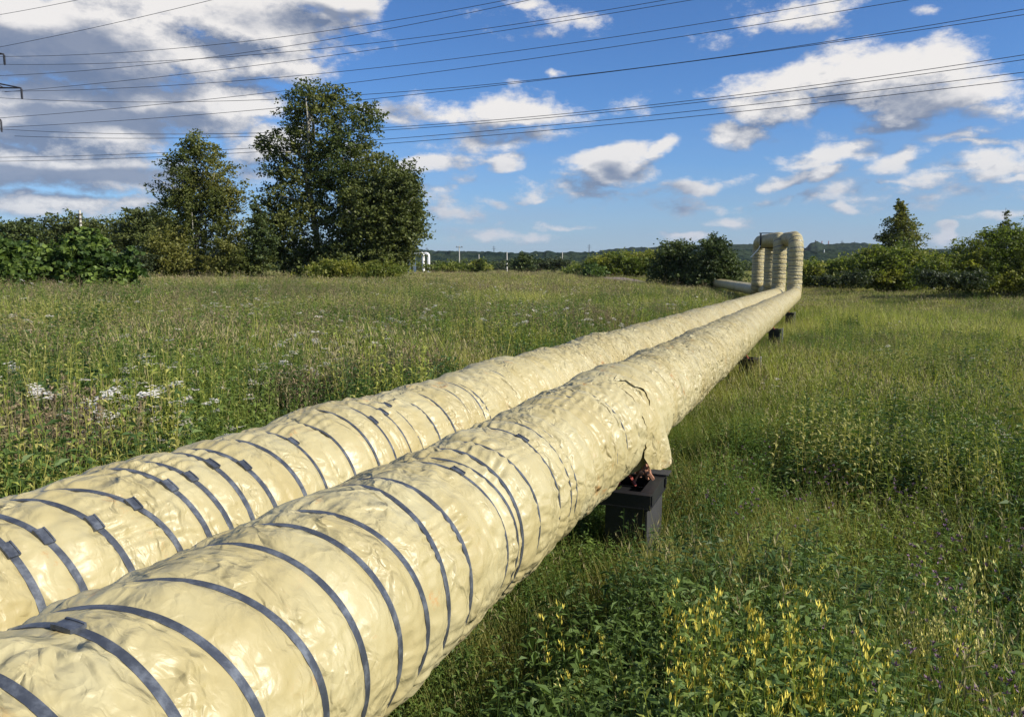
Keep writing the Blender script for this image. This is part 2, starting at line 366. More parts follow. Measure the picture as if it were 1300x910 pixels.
# ------------------------------------------------------------------ pipes
def fit(tab):        # strap position = a + b*cos(theta)
    A = np.array([[1, math.cos(math.radians(t))] for _, t in tab]); s = np.array([q for q, _ in tab])
    if len(tab) < 3: 
        return float(s.mean()), 0.03
    a, b = np.linalg.lstsq(A, s, rcond=None)[0]; return float(a), float(np.clip(b, -.2, .3))
SR = [[(.60,60)],[(.87,60)],[(1.14,74),(1.18,60)],[(1.40,80),(1.44,48)],[(1.57,86),(1.64,56),(1.69,28)],[(1.79,89),(1.88,64),(1.95,35),(1.98,6)],[(2.11,90),(2.22,62),(2.21,31),(2.20,4)],
      [(2.38,75),(2.45,51),(2.51,26),(2.46,4),(2.39,-20)],[(2.52,92),(2.66,61),(2.71,37),(2.69,15),(2.61,-9)],[(2.92,60),(2.92,34),(2.87,5)],[(3.13,72),(3.14,47),(3.12,21),(3.13,-13)],
      [(3.46,47),(3.40,24),(3.26,-3)],[(3.55,65),(3.66,38),(3.63,12),(3.53,-15)],[(3.83,38),(3.88,7),(3.86,-18)],[(4.09,37),(4.04,22)],[(4.38,66),(4.34,39),(4.29,17),(4.19,-14)],
      [(4.65,55),(4.64,27),(4.57,-6)],[(4.85,78),(4.83,47),(4.78,10)],[(5.05,50)],[(5.28,75),(5.30,50),(5.30,16)],[(5.51,59),(5.51,31),(5.53,-3)],[(5.85,50)],[(6.2,40)],[(6.65,40)]]
SL = [[(1.0,50)],[(1.35,50)],[(1.62,50)],[(1.88,51),(1.93,17)],[(2.02,79),(2.09,53),(2.11,19)],[(2.22,82),(2.31,52),(2.35,18)],[(2.35,94),(2.54,54),(2.62,18)],[(2.70,82),(2.75,58),(2.81,17)],[(2.86,81),(2.91,60),(2.96,17)],
      [(3.05,66),(3.14,17)],[(3.22,89),(3.29,56),(3.32,17)],[(3.50,84),(3.55,61),(3.61,17)],[(3.76,64),(3.77,18)],[(4.06,33),(4.06,16)],[(4.32,40),(4.33,17)],[(4.52,56),(4.58,29)],[(4.74,63),(4.84,22)],
      [(4.98,74),(4.98,24)],[(5.28,50)],[(5.57,63),(5.55,23)],[(5.89,60),(5.99,21)],[(6.13,90),(6.28,27)],[(6.38,78),(6.52,46),(6.76,26)],[(7.1,50)]]
BUCKLE_L = {4: 54, 3: 53, 5: 52, 6: 55, 7: 58, 8: 60, 9: 66, 10: 56, 12: 64, 15: 56, 16: 63, 17: 72}
BUCKLE_R = {3: 88, 12: 66, 15: 64}

class Path:
    def __init__(s, pts, bend):
        P = []; pts = [np.array(p, float) for p in pts]
        P.append(pts[0])
        for a, b, c in zip(pts, pts[1:], pts[2:]):
            u = (b-a)/np.linalg.norm(b-a); v = (c-b)/np.linalg.norm(c-b); ang = math.acos(np.clip(u@v, -1, 1)); T = bend*math.tan(ang/2)
            p0 = b-u*T; nrm = v - u*(u@v); nrm /= np.linalg.norm(nrm); cen = p0+nrm*bend
            for q in np.linspace(0, ang, 14): P.append(cen + bend*(-nrm*math.cos(q) + u*math.sin(q)))
        P.append(pts[-1]); s.P = np.array(P); d = np.linalg.norm(np.diff(s.P, axis=0), axis=1); s.S = np.concatenate([[0], np.cumsum(d)]); s.L = s.S[-1]
    def sample(s, q):
        P = np.stack([np.interp(q, s.S, s.P[:, k]) for k in range(3)], -1)
        e = .12; A = np.stack([np.interp(np.minimum(q+e, s.L), s.S, s.P[:, k]) for k in range(3)], -1); B = np.stack([np.interp(np.maximum(q-e, 0), s.S, s.P[:, k]) for k in range(3)], -1)
        T = A-B; T /= np.linalg.norm(T, axis=1)[:, None]; return P, T
def frames(path, q, X0):
    q = np.asarray(q, float)
    # parallel transport on a fine grid from 0
    g = np.arange(0, path.L+.05, .05); P, T = path.sample(g); X = np.zeros_like(P); x = np.array(X0, float)
    for k in range(len(g)):
        x = x - T[k]*(x@T[k]); x /= np.linalg.norm(x); X[k] = x
    P, T = path.sample(q); Xq = np.stack([np.interp(q, g, X[:, k]) for k in range(3)], -1)
    Xq -= T*np.sum(Xq*T, 1)[:, None]; Xq /= np.linalg.norm(Xq, axis=1)[:, None]
    return P, T, Xq, np.cross(Xq, T)
S0 = -3.0      # the modelled part of each pipe starts behind the camera

def make_pipe(label, C, straps, buckles, s_rise, seed, top_len, far_len, bulges, flap=False):
    root = thing('insulated_pipe', label, 'pipe', tuple(C + DV*S0 - np.array([0, 0, 1.5])))
    yaw = math.radians(8.3); dl = np.array([math.sin(yaw), math.cos(yaw), 0])
    p0 = C + DV*S0; p1 = C + DV*s_rise; top_z = EYE[2] + (1.80 if flap else 1.86)
    p2 = np.array([p1[0], p1[1], top_z]); p3 = p2 + dl*top_len; p4 = np.array([p3[0], p3[1], p1[2]-.05]); p5 = p4 + dl*far_len + np.array([0, 0, -.2])
    path = Path([p0, p1, p2, p3, p4, p5], .85)
    st = [fit(t) for t in straps]; st = [(a_, b_ if k_ < 10 else float(np.clip(b_, -.04, .10))) for k_, (a_, b_) in enumerate(st)]
    Ltab = st[-1][0]
    # hidden straps further on still gather the film
    r2 = np.random.default_rng(seed); q = S0+.2; pre = []
    while q < st[0][0]-.2: pre.append((q, 0.02)); q += .27
    post = []; q = Ltab + .3
    while q < path.L + S0 - .3: post.append((q, float(r2.normal(0, .03)))); q += float(r2.uniform(.2, .42))
    allst = pre + st + post; cen = np.array([a for a, _ in allst]); til = np.array([b for _, b in allst])
    sb_ = s_rise; re_ = s_rise + 2*(top_z-p1[2]) + top_len
    vcen = np.cumsum(r2.uniform(.085, .21, int((path.L+8)/.14)+40)) + S0 - 1; vtil = r2.normal(.02, .05, len(vcen)); fl2_ = lambda b_: 1-np.exp(-(b_/.045)**2)
    def rad(s, th):          # s, th flat arrays
        ct, sn = np.cos(th), np.sin(th)
        best = np.full(len(s), 9.0)
        i0 = np.clip(np.searchsorted(cen, s), 3, len(cen)-3)
        for k in (-3, -2, -1, 0, 1, 2):
            best = np.minimum(best, np.abs(s - cen[i0+k] - til[i0+k]*ct))
        far = smooth(5.0, 8.5, s)
        P = np.stack([ct*.5, sn*.5, s], -1)
        near = np.exp(-best/.085); flat = 1-np.exp(-(best/.030)**2); fl2 = 1-np.exp(-(best/.05)**2)
        r = .5 + .037*(1-np.exp(-best/.06)) - .027
        vb = np.full(len(s), 9.0); j0 = np.clip(np.searchsorted(vcen, s), 2, len(vcen)-2); vw = .05*vnoise(P*np.array([2., 2., .7]), seed+60)
        for k in (-2, -1, 0, 1): vb = np.minimum(vb, np.abs(s + vw - vcen[j0+k] - vtil[j0+k]*ct))
        vm = smooth(2.6, 4.2, s)*smooth(-.45, .1, vnoise(P*np.array([1.6, 1.6, 3.]), seed+61))*fl2_(best)
        r -= vm*(.032*np.exp(-vb/.018) - .006)
        wob = P + .07*np.stack([vnoise(P*3.1, seed+50), vnoise(P*3.1, seed+51), vnoise(P*3.1, seed+52)], -1)
        gsel = smooth(-.5, .45, vnoise(P*np.array([3.5, 3.5, 2.0]), seed+2))
        gath = tri(th*.5/.125 + 1.6*vnoise(P*np.array([5, 5, 2.5]), seed+1)) + .45*tri(th*.5/.064 + 1.2*vnoise(P*6, seed+12))
        r += near*flat*(gath-.72)*.036*(.12+.88*gsel)
        cr = 0
        for q, (dx, dy, dz, wl, am) in enumerate([(.8, .1, .6, .34, .8), (-.3, .8, .55, .27, .8), (.5, .6, -.6, .22, .8), (.1, -.5, .85, .31, .8), (-.7, .4, -.6, .15, .45), (.3, .9, .3, .13, .4), (.6, -.7, .4, .10, .3)]):
            mk = smooth(-.25, .35, vnoise(P*(1.0/wl)*.55 + q*3.1, seed+20+q))
            cr = cr + am*mk*(tri((wob[:, 0]*dx + wob[:, 1]*dy + wob[:, 2]*dz)/wl + .45*vnoise(P*2.2, seed+30+q) + q*.37)-.5)
        r += fl2*cr*.0125*1.9*(.35+.65*smooth(-.4, .4, vnoise(P*1.7, seed+40)))
        r += flat*.0016*ridge(wob*17, 2, seed+4)
        r += flat*far*(.026*(tri(s*7.5 + 1.3*vnoise(P*np.array([2.2, 2.2, 1.6]), seed+5)) - .5) + .014*ridge(wob*np.array([2.4, 2.4, 10]), 2, seed+5))
        r += .014*vnoise(P*np.array([1.2, 1.2, 1.4]), seed+6)
        r += far*.014*vnoise(P*np.array([1.5, 1.5, .9]), seed+7)
        r += .035*smooth(sb_-1, sb_+.5, s)*(1-smooth(re_, re_+1, s))
        for (b0, bw, ba, bt) in bulges:
            r += ba*np.exp(-((s-b0)/bw)**2)*(.5+.5*np.cos(th-bt))
        for (e0, eh, et) in ([(2.05, .007, .1), (5.72, .012, .1), (6.95, .03, .25), (8.3, -.012, -.1)] if flap else [(2.62, .008, .15), (4.18, .014, -.2), (6.95, .014, .1), (8.1, -.01, .1)]):
            r += eh*smooth(0, .02, s - e0 - et*ct - .03*vnoise(P*3, seed+8)) * (1 - smooth(.5, 1.4, s-e0-et*ct))
        return r
    def wrap(name, s0, s1, ds, nth):
        S = np.arange(s0, s1 + ds*.5, ds); S[-1] = s1; TH = np.linspace(0, 2*PI, nth, endpoint=False)
        P, T, X, Y = frames(path, S - S0, RV)
        ss, tt = np.meshgrid(S, TH, indexing='ij'); r = rad(ss.ravel(), tt.ravel()).reshape(ss.shape)
        V = P[:, None] + r[..., None]*(np.cos(tt)[..., None]*X[:, None] + np.sin(tt)[..., None]*Y[:, None])
        i, j = np.meshgrid(np.arange(len(S)-1), np.arange(nth), indexing='ij'); b = (i*nth + j).ravel(); c = (i*nth + (j+1) % nth).ravel()
        Fc = np.stack([b, c, c+nth, b+nth], -1)
        return link(name, mesh_np(name, V.reshape(-1, 3), Fc, True), M_film, root)
    sb = s_rise - 1.0
    tot = path.L + S0
    wrap('film_wrap', S0, 1.0, .06, 64); wrap('film_wrap', 1.0, 7.0, .0125, 256); wrap('film_wrap', 7.0, 18.0, .03, 128); wrap('film_wrap', 18.0, sb, .08, 64)
    rise_end = s_rise + (top_z-p1[2]) + top_len + (top_z-p1[2])
    wrap('expansion_loop', sb, rise_end, .055, 44)
    wrap('film_wrap', rise_end, tot, .3, 20)
    # end discs of the modelled pipe
    for k, (a, b) in enumerate(allst):
        is_main = len(pre) <= k < len(pre)+len(st)
        onloop = sb + .6 < a < rise_end
        if not (is_main or a < 1.0 or onloop): continue
        idx = k-len(pre); nth = 96 if is_main else 32
        TH = np.linspace(0, 2*PI, nth, endpoint=False); sc_ = a + b*np.cos(TH)
        wdt = (.034 if idx < 12 or not is_main else .024); wdt = wdt*1.3 if onloop else wdt
        rr = np.max([rad(sc_+o*wdt, TH) for o in (-.45, -.2, 0, .2, .45)], 0)
        mx_ = np.max([np.roll(rr, o) for o in (-1, 0, 1)], 0); kern = np.array([1, 2, 3, 4, 3, 2, 1.])/16; rs = sum(w_*np.roll(mx_, o-3) for o, w_ in enumerate(kern)) - (.0015 if is_main else 0)
        rs = rs + .0035
        lateness = 0 if (idx < 13 or not is_main) else min(1, (idx-12)/7)
        if lateness: rs = rs + .001 - .009*lateness*smooth(-.15 - .3*lateness + .2, .35, vnoise(np.stack([np.cos(TH)*1.6, np.sin(TH)*1.6, TH*0+a*7], -1), seed+77))
        V = []
        for (o, h) in ((-.5, -.006), (-.5, 0), (-.5, 0), (.5, 0), (.5, 0), (.5, -.006)):
            P, T, X, Y = frames(path, sc_ + o*wdt - S0, RV)
            V.append(P + (rs+h)[:, None]*(np.cos(TH)[:, None]*X + np.sin(TH)[:, None]*Y))
        V = np.concatenate(V); Fc = []
        for q in (0, 2, 4):
            for j in range(nth): Fc.append((q*nth+j, q*nth+(j+1) % nth, (q+1)*nth+(j+1) % nth, (q+1)*nth+j))
        so = link('strap', mesh_np('strap', V, np.array(Fc), True), M_strap, root)
        if is_main and idx in buckles:
            th0 = math.radians(buckles[idx]); s_c = a + b*math.cos(th0)
            P, T, X, Y = frames(path, np.array([s_c - S0]), RV); P, T, X, Y = P[0], T[0], X[0], Y[0]
            j = int(round(th0/(2*PI)*nth)) % nth; r0 = rs[j]
            nrm = math.cos(th0)*X + math.sin(th0)*Y; tan = -math.sin(th0)*X + math.cos(th0)*Y
            L, Wd, Hh = random.uniform(.075, .095), .052, .011
            mb = MB()
            for part in (0, 1):      # folded clip: curved plate and its turned-up lip
                g = np.linspace(-.5, .5, 6)
                for qa, qb in zip(g, g[1:]):
                    ca = (qa+qb)/2*L; cc = P + nrm*(r0 + Hh/2 - ca*ca*.5/.5 + (.004 if part else 0)) + tan*ca
                    aa_ = ca/.5; tn = tan*math.cos(aa_) - nrm*math.sin(aa_); nn = np.cross(T, tn); nn = nn if nn@nrm > 0 else -nn
                    if part == 0: mb.box(cc, (L/5*1.02, Wd, Hh), (tn, T, nn))
                    else:
                        for sgn in (-1, 1): mb.box(cc + T*sgn*Wd*.42, (L/5*.98, Wd*.14, Hh), (tn, T, nn))
            o = mb.obj('buckle', M_strap, None); o.parent = so; o.matrix_parent_inverse.identity()
    return root, path, rad
C_Rb = C_R; C_Lb = C_L
pipe_r, path_r, rad_r = make_pipe('nearer right-hand steam pipe wrapped in wrinkled cream film with loose flap', C_R, SR, BUCKLE_R, 61.0, 11, 9.6, 44.0,
    [(7.7, .7, .022, .6), (9.6, .5, .02, 1.2), (5.9, .4, .014, 1.2), (14, .8, .03, 1.2), (19, .7, .03, .5), (31, 1.2, .04, .4)], True)
pipe_l, path_l, rad_l = make_pipe('farther left-hand steam pipe with buckled straps round its cream film', C_L, SL, BUCKLE_L, 64.0, 71, 9.6, 44.0,
    [(2.75, .25, .02, 2.0), (4.45, .35, .045, 1.8), (6.0, .4, .015, 2.0), (7.7, .5, .045, 1.8), (8.8, .4, .03, 1.8), (11.5, .7, .045, 1.8), (15, .8, .03, 1.8), (22, 1.2, .04, 1.8)])
# loose tail of film hanging from the right pipe, and the open fold on its top
mb = MB(); S = np.linspace(6.92, 7.46, 18); TH = np.radians(np.linspace(62, 4, 14)); V = []
for i, s in enumerate(S):
    e = abs(i/17*2-1); base = None
    for t in TH:
        r = float(rad_r(np.array([s]), np.array([t]))[0]) + .008 + .02*max(0, 1-t/.6)*(i/17)
        base = C_R + DV*s + r*(math.cos(t)*RV + math.sin(t)*UV); V.append(base)
    for q in range(1, 15):
        ln = (.38 + .10*(i/17))*(1-.5*max(0, e-.45)**2/.3)
        V.append(base - np.array([0, 0, ln*q/14]) + RV*(.10*(i/17)*q/14 + .016*math.sin(i*.9+.5)*(q/14) - .02*(q/14)**2) + DV*.01*math.sin(q*.6+i) + RV*.022*(q/14)*float(tri(np.array(q*.21+i*.17))-.5))
nn_ = 28; Fc = [(i*nn_+j, i*nn_+j+1, (i+1)*nn_+j+1, (i+1)*nn_+j) for i in range(17) for j in range(nn_-1)]
mb.add(V, Fc); o = mb.obj('loose_flap', M_film, pipe_r, True); o['label'] = 'loose tail of cream film hanging below the pipe'
mb = MB(); V = []
for i, t in enumerate(np.radians(np.linspace(72, 18, 22))):      # lifted edge of the overlapping sheet
    lift = .022*math.sin(min(1, i/7)*PI/2)*math.exp(-max(0, i-8)/7) + .004
    s = 6.96 + .32*math.cos(t) + .008*math.sin(i*.6)
    for k, (ds, h) in enumerate(((.22, .0), (.12, .5), (.03, .95), (-.02, 1.0), (-.035, .85))):
        r = float(rad_r(np.array([s+ds]), np.array([t]))[0]) + .006 + lift*h
        V.append(C_R + DV*(s+ds) + r*(math.cos(t)*RV + math.sin(t)*UV))
mb.add(V, [(i*5+j, i*5+j+1, (i+1)*5+j+1, (i+1)*5+j) for i in range(21) for j in range(4)]); mb.obj('lifted_edge', M_film, pipe_r, True)
# air-vent bracket on top of the loop
pA = C_L + DV*64.0; dl = np.array([math.sin(math.radians(8.3)), math.cos(math.radians(8.3)), 0]); sx = np.array([dl[1], -dl[0], 0])
pt = np.array([pA[0], pA[1], EYE[2]+1.86]) + dl*5.2
vb = thing('pipe_clamp', 'black steel clamp frame around the top of the pipe loop', 'clamp', tuple(pt + np.array([0, 0, -.55])))
mb = MB()
for sg in (-1, 1): mb.box(pt + sx*sg*.63, (.12, .12, 1.30), (sx, dl, (0, 0, 1)))
mb.obj('upright', M_black, vb)
mb = MB(); mb.box(pt + np.array([0, 0, .63]), (1.5, .14, .08), (sx, dl, (0, 0, 1))); mb.box(pt + np.array([0, 0, -.62]), (1.5, .14, .08), (sx, dl, (0, 0, 1))); mb.obj('crossbar', M_black, vb)
mb = MB(); q = pt - sx*.72 - dl*.5; mb.tube([q + np.array([0, 0, -.45]), q + np.array([0, 0, -.75]) - sx*.15, q + np.array([0, 0, -1.45]) - sx*.75], .045, 8); mb.obj('drain_tube', M_white, vb)

# ------------------------------------------------------------------ pipe supports
def support(s, label, near=False, hh=1.0):
    c = C_R + DV*s; gz = float(ground(c[0], c[1])) - .25
    root = thing('pipe_support', label, 'support', (c[0], c[1], gz), 'low steel supports under the pipes')
    A = (np.array([RV[0], RV[1], 0]), np.array([DH[0], DH[1], 0]), np.array([0, 0, 1]))
    zt = c[2] - .50 - .13; mid = c - RV*.40; u0 = .28
    L, Ds, Hb = 2.40, (.80 if near else .5), .15
    cb_ = c - RV*(L/2-.54) + DV*Ds/2; cb_[2] = zt - Hb/2
    def beam(off_u, off_s, lu, ls, nm='cross_beam'):
        mb = MB(); q = cb_ + A[0]*off_u + A[1]*off_s
        mb.box(q + np.array([0, 0, Hb/2-.008]), (lu, ls, .014), A); mb.box(q - np.array([0, 0, Hb/2-.008]), (lu, ls, .014), A)
        if lu > ls: mb.box(q + A[1]*(-ls/2+.012 if off_s < 0 else ls/2-.012), (lu-.004, .014, Hb-.03), A)
        else: mb.box(q + A[0]*(-ls*0 + (lu/2-.012 if off_u > 0 else -lu/2+.012)), (.014, ls-.004, Hb-.03), A)
        mb.obj(nm, M_black, root)
    beam(0, -Ds/2+.05, L, .10); beam(0, Ds/2-.05, L, .10); beam(L/2-.06, 0, .12, Ds-.21, 'end_beam'); beam(-L/2+.06, 0, .12, Ds-.21, 'end_beam')
    for sg in (-1, 1):
        q = cb_ + A[0]*sg*(L/2-.26); h = q[2]-Hb/2-.004-gz
        mb = MB(); mb.box((q[0], q[1], gz + h/2), (.40, Ds-.08, h), A); mb.obj('leg', M_black, root)
        mb = MB(); mb.box((q + A[0]*sg*.215 + np.array([0, 0, -Hb/2-.01-h/2])), (.02, Ds-.05, h-.02), A); mb.obj('side_plate', M_steel, root)
        if sg > 0 and near:
            mb = MB(); mb.box(q + A[0]*.16 + A[1]*(Ds/2+.02) + np.array([0, 0, .09]), (.26, .20, .014), A); mb.box(q + A[0]*.16 + A[1]*(Ds/2+.02) + np.array([0, 0, .02]), (.20, .014, .11), A); mb.obj('bracket', M_steel, root)
        if sg > 0 and not near:
            mb = MB(); mb.box(q + A[0]*.31 + np.array([0, 0, -Hb/2-.18]), (.05, .07, .75), A); mb.obj('pale_post', M_conc, root)
    for cc in (C_R, C_L):
        b = cc + DV*(s + Ds/2)
        mb = MB()
        for sg in (-1, 1): mb.box(b + A[1]*sg*.06 + np.array([0, 0, -.60]), (.24, .016, .22), A)
        mb.box(b + np.array([0, 0, -.495]), (.26, .18, .02), A)
        mb.tube([b + A[0]*.20 + np.array([0, 0, -.50]), b + A[0]*.30 + np.array([0, 0, -.66])], .018, 6)
        mb.obj('saddle', M_rust, root)
    if near:
        mb = MB(); r3 = np.random.default_rng(3)
        for k in range(26):
            q = c + RV*r3.uniform(.26, .46) + DV*r3.uniform(.25, .6) + np.array([0, 0, r3.uniform(-.58, -.40)])
            mb.tube([q, q + r3.normal(0, .03, 3), q + r3.normal(0, .05, 3)], r3.uniform(.010, .026), 5)
        mb.obj('torn_insulation', M_wool, root)
    return root
def hit_plane(x, y, vv):
    v = ray(x, y); k = vv/(v@UV); P = v*k; return float(P@DV), float(P@RV)
support(7.05, 'black steel pipe support with red saddle nearest the camera', True)
support(20.0, 'second black pipe support along the pipe, half hidden in grass')
support(31.5, 'third pipe support further along, small and dark under the pipe')
support(46.0, 'last pipe support with pale post just before the upright loop')

# ------------------------------------------------------------------ power line
def catenary(pts, r, ext=1.12, name='power_cable'):
    """pts: three (x, y, Y) sightings; a parabola hung through them in a vertical plane"""
    P = [at(*p) for p in pts]; h = P[2][:2]-P[0][:2]; L2 = h@h
    u = [((p[:2]-P[0][:2])@h)/L2 for p in P]; co = np.polyfit(u, [p[2] for p in P], 2)
    q = np.linspace(-.04, ext, 60); pts3 = [np.array([*(P[0][:2] + h*k), np.polyval(co, k)]) for k in q]
    mb = MB(); mb.tube(pts3, r, 5, False); return mb.obj(name, M_wire, None, True)
def Yl(x, y0=150., lat0=-104., y1=92., lat1=70.):     # depth of the line's vertical plane at column x
    k = (x-CX)/F; m_ = (y1-y0)/(lat1-lat0); return (y0 - m_*lat0)/(1 - m_*k)
W_ = [((0,60),(135,32),(270,0),'thin earth wire running from the pylon top off the upper left edge',150),
      ((0,19),(50,10),(100,0),'faint topmost wire cutting the upper left corner',190),
      ((7,72),(320,52),(650,-1),'upper conductor leaving the topmost pylon arm',150),
      ((10,96),(320,66),(660,3),'conductor crossing just below the uppermost one on the left',158),
      ((0,82),(420,61),(847,0),'third conductor, going off the top edge right of centre',175),
      ((30,115),(480,63),(880,0),'conductor rising from the middle pylon arm to the top edge, right of centre',160),
      ((30,116),(650,66),(1070,0),'flatter conductor starting beside the middle pylon arm',180),
      ((0,150),(650,79),(1155,0),'conductor passing just over the big tree top on its way up right',165),
      ((27,126),(320,131),(1300,12),'sagging conductor hung from the middle arm insulator',150),
      ((0,162),(320,142),(1300,19),'conductor running close under its twin to the upper right edge',158),
      ((15,165),(320,172),(1300,70),'upper wire of the pair over the large right cloud',170),
      ((50,174),(320,177),(1300,76),'lower wire of the pair over the large right cloud',178),
      ((0,200),(320,183),(1300,92),'upper wire of the lowest pair, under the right cloud top',188),
      ((0,205),(320,194),(1300,101),'lowest wire of all, crossing behind the big tree',196)]
for a, b, c, lab, y0 in W_:
    y1 = y0*.62
    sight = [(x, y, Yl(x, y0, -.69*y0, y1, .70*y1)) for x, y in (a, b, c)]
    if b[0] < 400 and c[0] > 1200:     # the steady sag needs a middle sighting of its own
        mid = {12: (650, 105), 19: (650, 107), 70: (650, 151), 76: (650, 154), 92: (650, 164), 101: (650, 170)}[c[1]]
        sight[1] = (mid[0], mid[1], Yl(mid[0], y0, -.69*y0, y1, .70*y1))
    tag(catenary(sight, .042*y0/150, 1.12 if c[0] > 1200 else 1.3), lab, 'power cable', 'power cables across the sky')
# pylon: lattice mast left of the frame with three arms reaching in
T0 = at(-60, 340, 150); px = 150/F
tw = thing('power_pylon', 'steel lattice pylon at the left edge, only its arm tips in view', 'pylon', (T0[0], T0[1], 0))
base = np.array([T0[0], T0[1], 0]); hgt = at(0, 40, 150)[2]
lv = [0, 6, 12, 18, 23, 28, 32, 36, 40, hgt]; hw = [3.4, 2.9, 2.4, 1.9, 1.5, 1.2, 1.0, .9, .8, .2]
mb = MB(); cr = lambda k: [base + np.array([sx_*hw[k], sy_*hw[k], lv[k]]) for sx_, sy_ in ((-1,-1),(1,-1),(1,1),(-1,1))]
for k in range(len(lv)-1):
    A_, B_ = cr(k), cr(k+1)
    for j in range(4):
        mb.tube([A_[j], B_[j]], .11, 4); mb.tube([A_[j], B_[(j+1) % 4]], .06, 4); mb.tube([A_[(j+1) % 4], B_[j]], .06, 4); mb.tube([B_[j], B_[(j+1) % 4]], .06, 4)
mb.obj('mast', M_tower, tw)
for (tx, ty, iy, dy) in ((5, 69, 83, -9), (27, 112, 126, -11), (1, 152, 168, -9)):
    tip = at(tx, ty, 150); zc = at(tx, ty+dy, 150)[2]
    mb = MB()
    mir = np.array([2*base[0]-tip[0], tip[1], tip[2]])
    for tp in (tip, mir):
        for sy_ in (-.8, .8):
            mb.tube([base + np.array([0, sy_, tip[2]+.2]), tp], .12, 4); mb.tube([base + np.array([0, sy_, zc+1.6]), tp], .12, 4)
            for f in (.3, .55, .8):
                a_ = base + np.array([0, sy_, tip[2]+.2]); b_ = base + np.array([0, sy_, zc+1.6])
                mb.tube([a_ + (tp-a_)*f, b_ + (tp-b_)*(f-.12)], .07, 4)
    mb.obj('cross_arm', M_tower, tw)
    for tp in (tip, mir):
        mb = MB(); bot = np.array([tp[0], tp[1], at(tx, iy, 150)[2]]); k_ = 9
        mb.tube([tp, bot], .10, 5)
        for q in np.linspace(.12, .92, k_): c_ = tp + (bot-tp)*q; mb.tube([c_ + (0, 0, .06), c_ - (0, 0, .06)], .22, 8)
        mb.obj('insulator', M_tower, tw)

# ------------------------------------------------------------------ far small things
def pole(x, ytop, Y, label, r=.14, arm=False, m=M_conc):
    c = at(x, ytop, Y); gz = float(ground(c[0], c[1]))
    root = thing('utility_pole', label, 'pole', (c[0], c[1], gz), 'poles standing in the field')
    mb = MB(); mb.tube([(c[0], c[1], gz), (c[0], c[1], c[2])], [r*1.25, r*.8], 8); mb.obj('post', m, root)
    if arm:
        mb = MB(); mb.box((c[0], c[1]-.12, c[2]-.5), (2.2, .12, .16)); mb.box((c[0]+.8, c[1]-.12, c[2]-.28), (.16, .16, .3)); mb.box((c[0]-.8, c[1]-.12, c[2]-.28), (.16, .16, .3)); mb.obj('cross_arm', M_wood, root)
    return root
pole(583, 312, 240, 'grey utility pole with a crossarm, right of the far white pipe loop', .17, True)
pole(608, 323, 300, 'short bare pole half hidden behind a bush, left of the tall pole pair', .2)
pole(643.5, 320, 250, 'pale bare concrete pole standing alone at the field edge', .22)
pole(714, 320, 290, 'thin pale pole beside the shrub line right of centre', .18)
pb = pole(101, 267, 75, 'pale banded concrete pole behind the leafy bush', .13)
c = at(101, 267, 75)
for k in range(9):
    mb = MB(); z_ = c[2]-.35-.42*k; mb.tube([(c[0], c[1], z_), (c[0], c[1], z_-.14)], .155, 8); mb.obj('band', M_wood, pb)
# far white pipe loop at the left (a second expansion loop of another line)
def far_loop(x0, Y, label):
    c = at(x0, 340, Y); gz = float(ground(c[0], c[1])); root = thing('pipe_loop', label, 'pipe loop', (c[0], c[1], gz))
    for k, off in enumerate((0, 1.5)):
        b = np.array([c[0]+off, c[1]+off*.4, gz]); h = at(x0, 322.0, Y)[2] - gz
        pth = Path([b + (0, 0, .2), b + (0, 0, h), b + (-4.4, 2.0, h), b + (-4.4, 2.0, .2)], .7)
        q = np.linspace(0, pth.L, 60); P, T = pth.sample(q); mb = MB(); mb.tube(P, .42, 12, True); mb.obj('pipe', M_white, root, True)
    return root
far_loop(537.5, 222, 'small far white pipe loop just right of the big tree')
def building(x, y0, y1, wpx, Y, m, label):
    a = at(x-wpx/2, y0, Y); b = at(x+wpx/2, y0, Y); gz = at(x, y1, Y)[2]; c = (a+b)/2; wd = b[0]-a[0]; gb = -1.2
    root = thing('building', label, 'building', (c[0], c[1], gb))
    mb = MB(); mb.box((c[0], c[1]+6, (gz+a[2])/2), (wd, 12, a[2]-gz)); mb.obj('wall', m, root)
    mb = MB(); mb.box((c[0], c[1]+6, a[2]+.25), (wd+.8, 12.8, .5)); mb.obj('roof', M_steel, root)
    mb = MB()
    k = max(2, int(wd/5))
    for i in range(k): mb.box((a[0]+wd*(i+.5)/k, c[1]-.02, (gz*.45+a[2]*.55)), (wd/k*.4, .1, (a[2]-gz)*.3))
    mb.obj('window_row', M_steel, root)
    mb = MB(); mb.box((c[0], c[1]+6, (gb+gz)/2-.02), (wd*.96, 11, gz-gb)); mb.obj('plinth', m, root)
building(1092, 323, 327, 11, 900, M_white, 'tiny white flat building below the right-hand ridge')
building(1019, 318, 322, 7, 950, M_conc, 'tiny pale building right beside the upright pipe loop')
building(933, 339, 343, 12, 260, M_white, 'low white shed seen left of the pipe loop between bushes')
M_stack_d = plain('dark_brick_stack', (.05, .045, .05), .9, 0, .2, .1); M_stack_r = plain('reddish_stack', (.25, .13, .12), .9, 0, .2, .1)
for (x, yt, wpx, m, lab) in ((1035.5, 305, 1.6, M_stack_d, 'dark thick chimney, leftmost on the ridge'), (1043.5, 306, 1.3, M_stack_r, 'reddish chimney in the middle of the three on the ridge'), (1052, 306, 1.3, M_stack_r, 'paler chimney, rightmost of the three on the ridge')):
    Y = 3300; a = at(x, yt, Y); mb = MB(); r = wpx/2/F*Y; mb.tube([(a[0], a[1], 5), (a[0], a[1], (a[2]+5)/2), (a[0], a[1], a[2])], [r*1.3, r*1.1, r], 12); tag(mb.obj('chimney', m, None, True), lab, 'chimney', 'factory chimneys on the ridge')
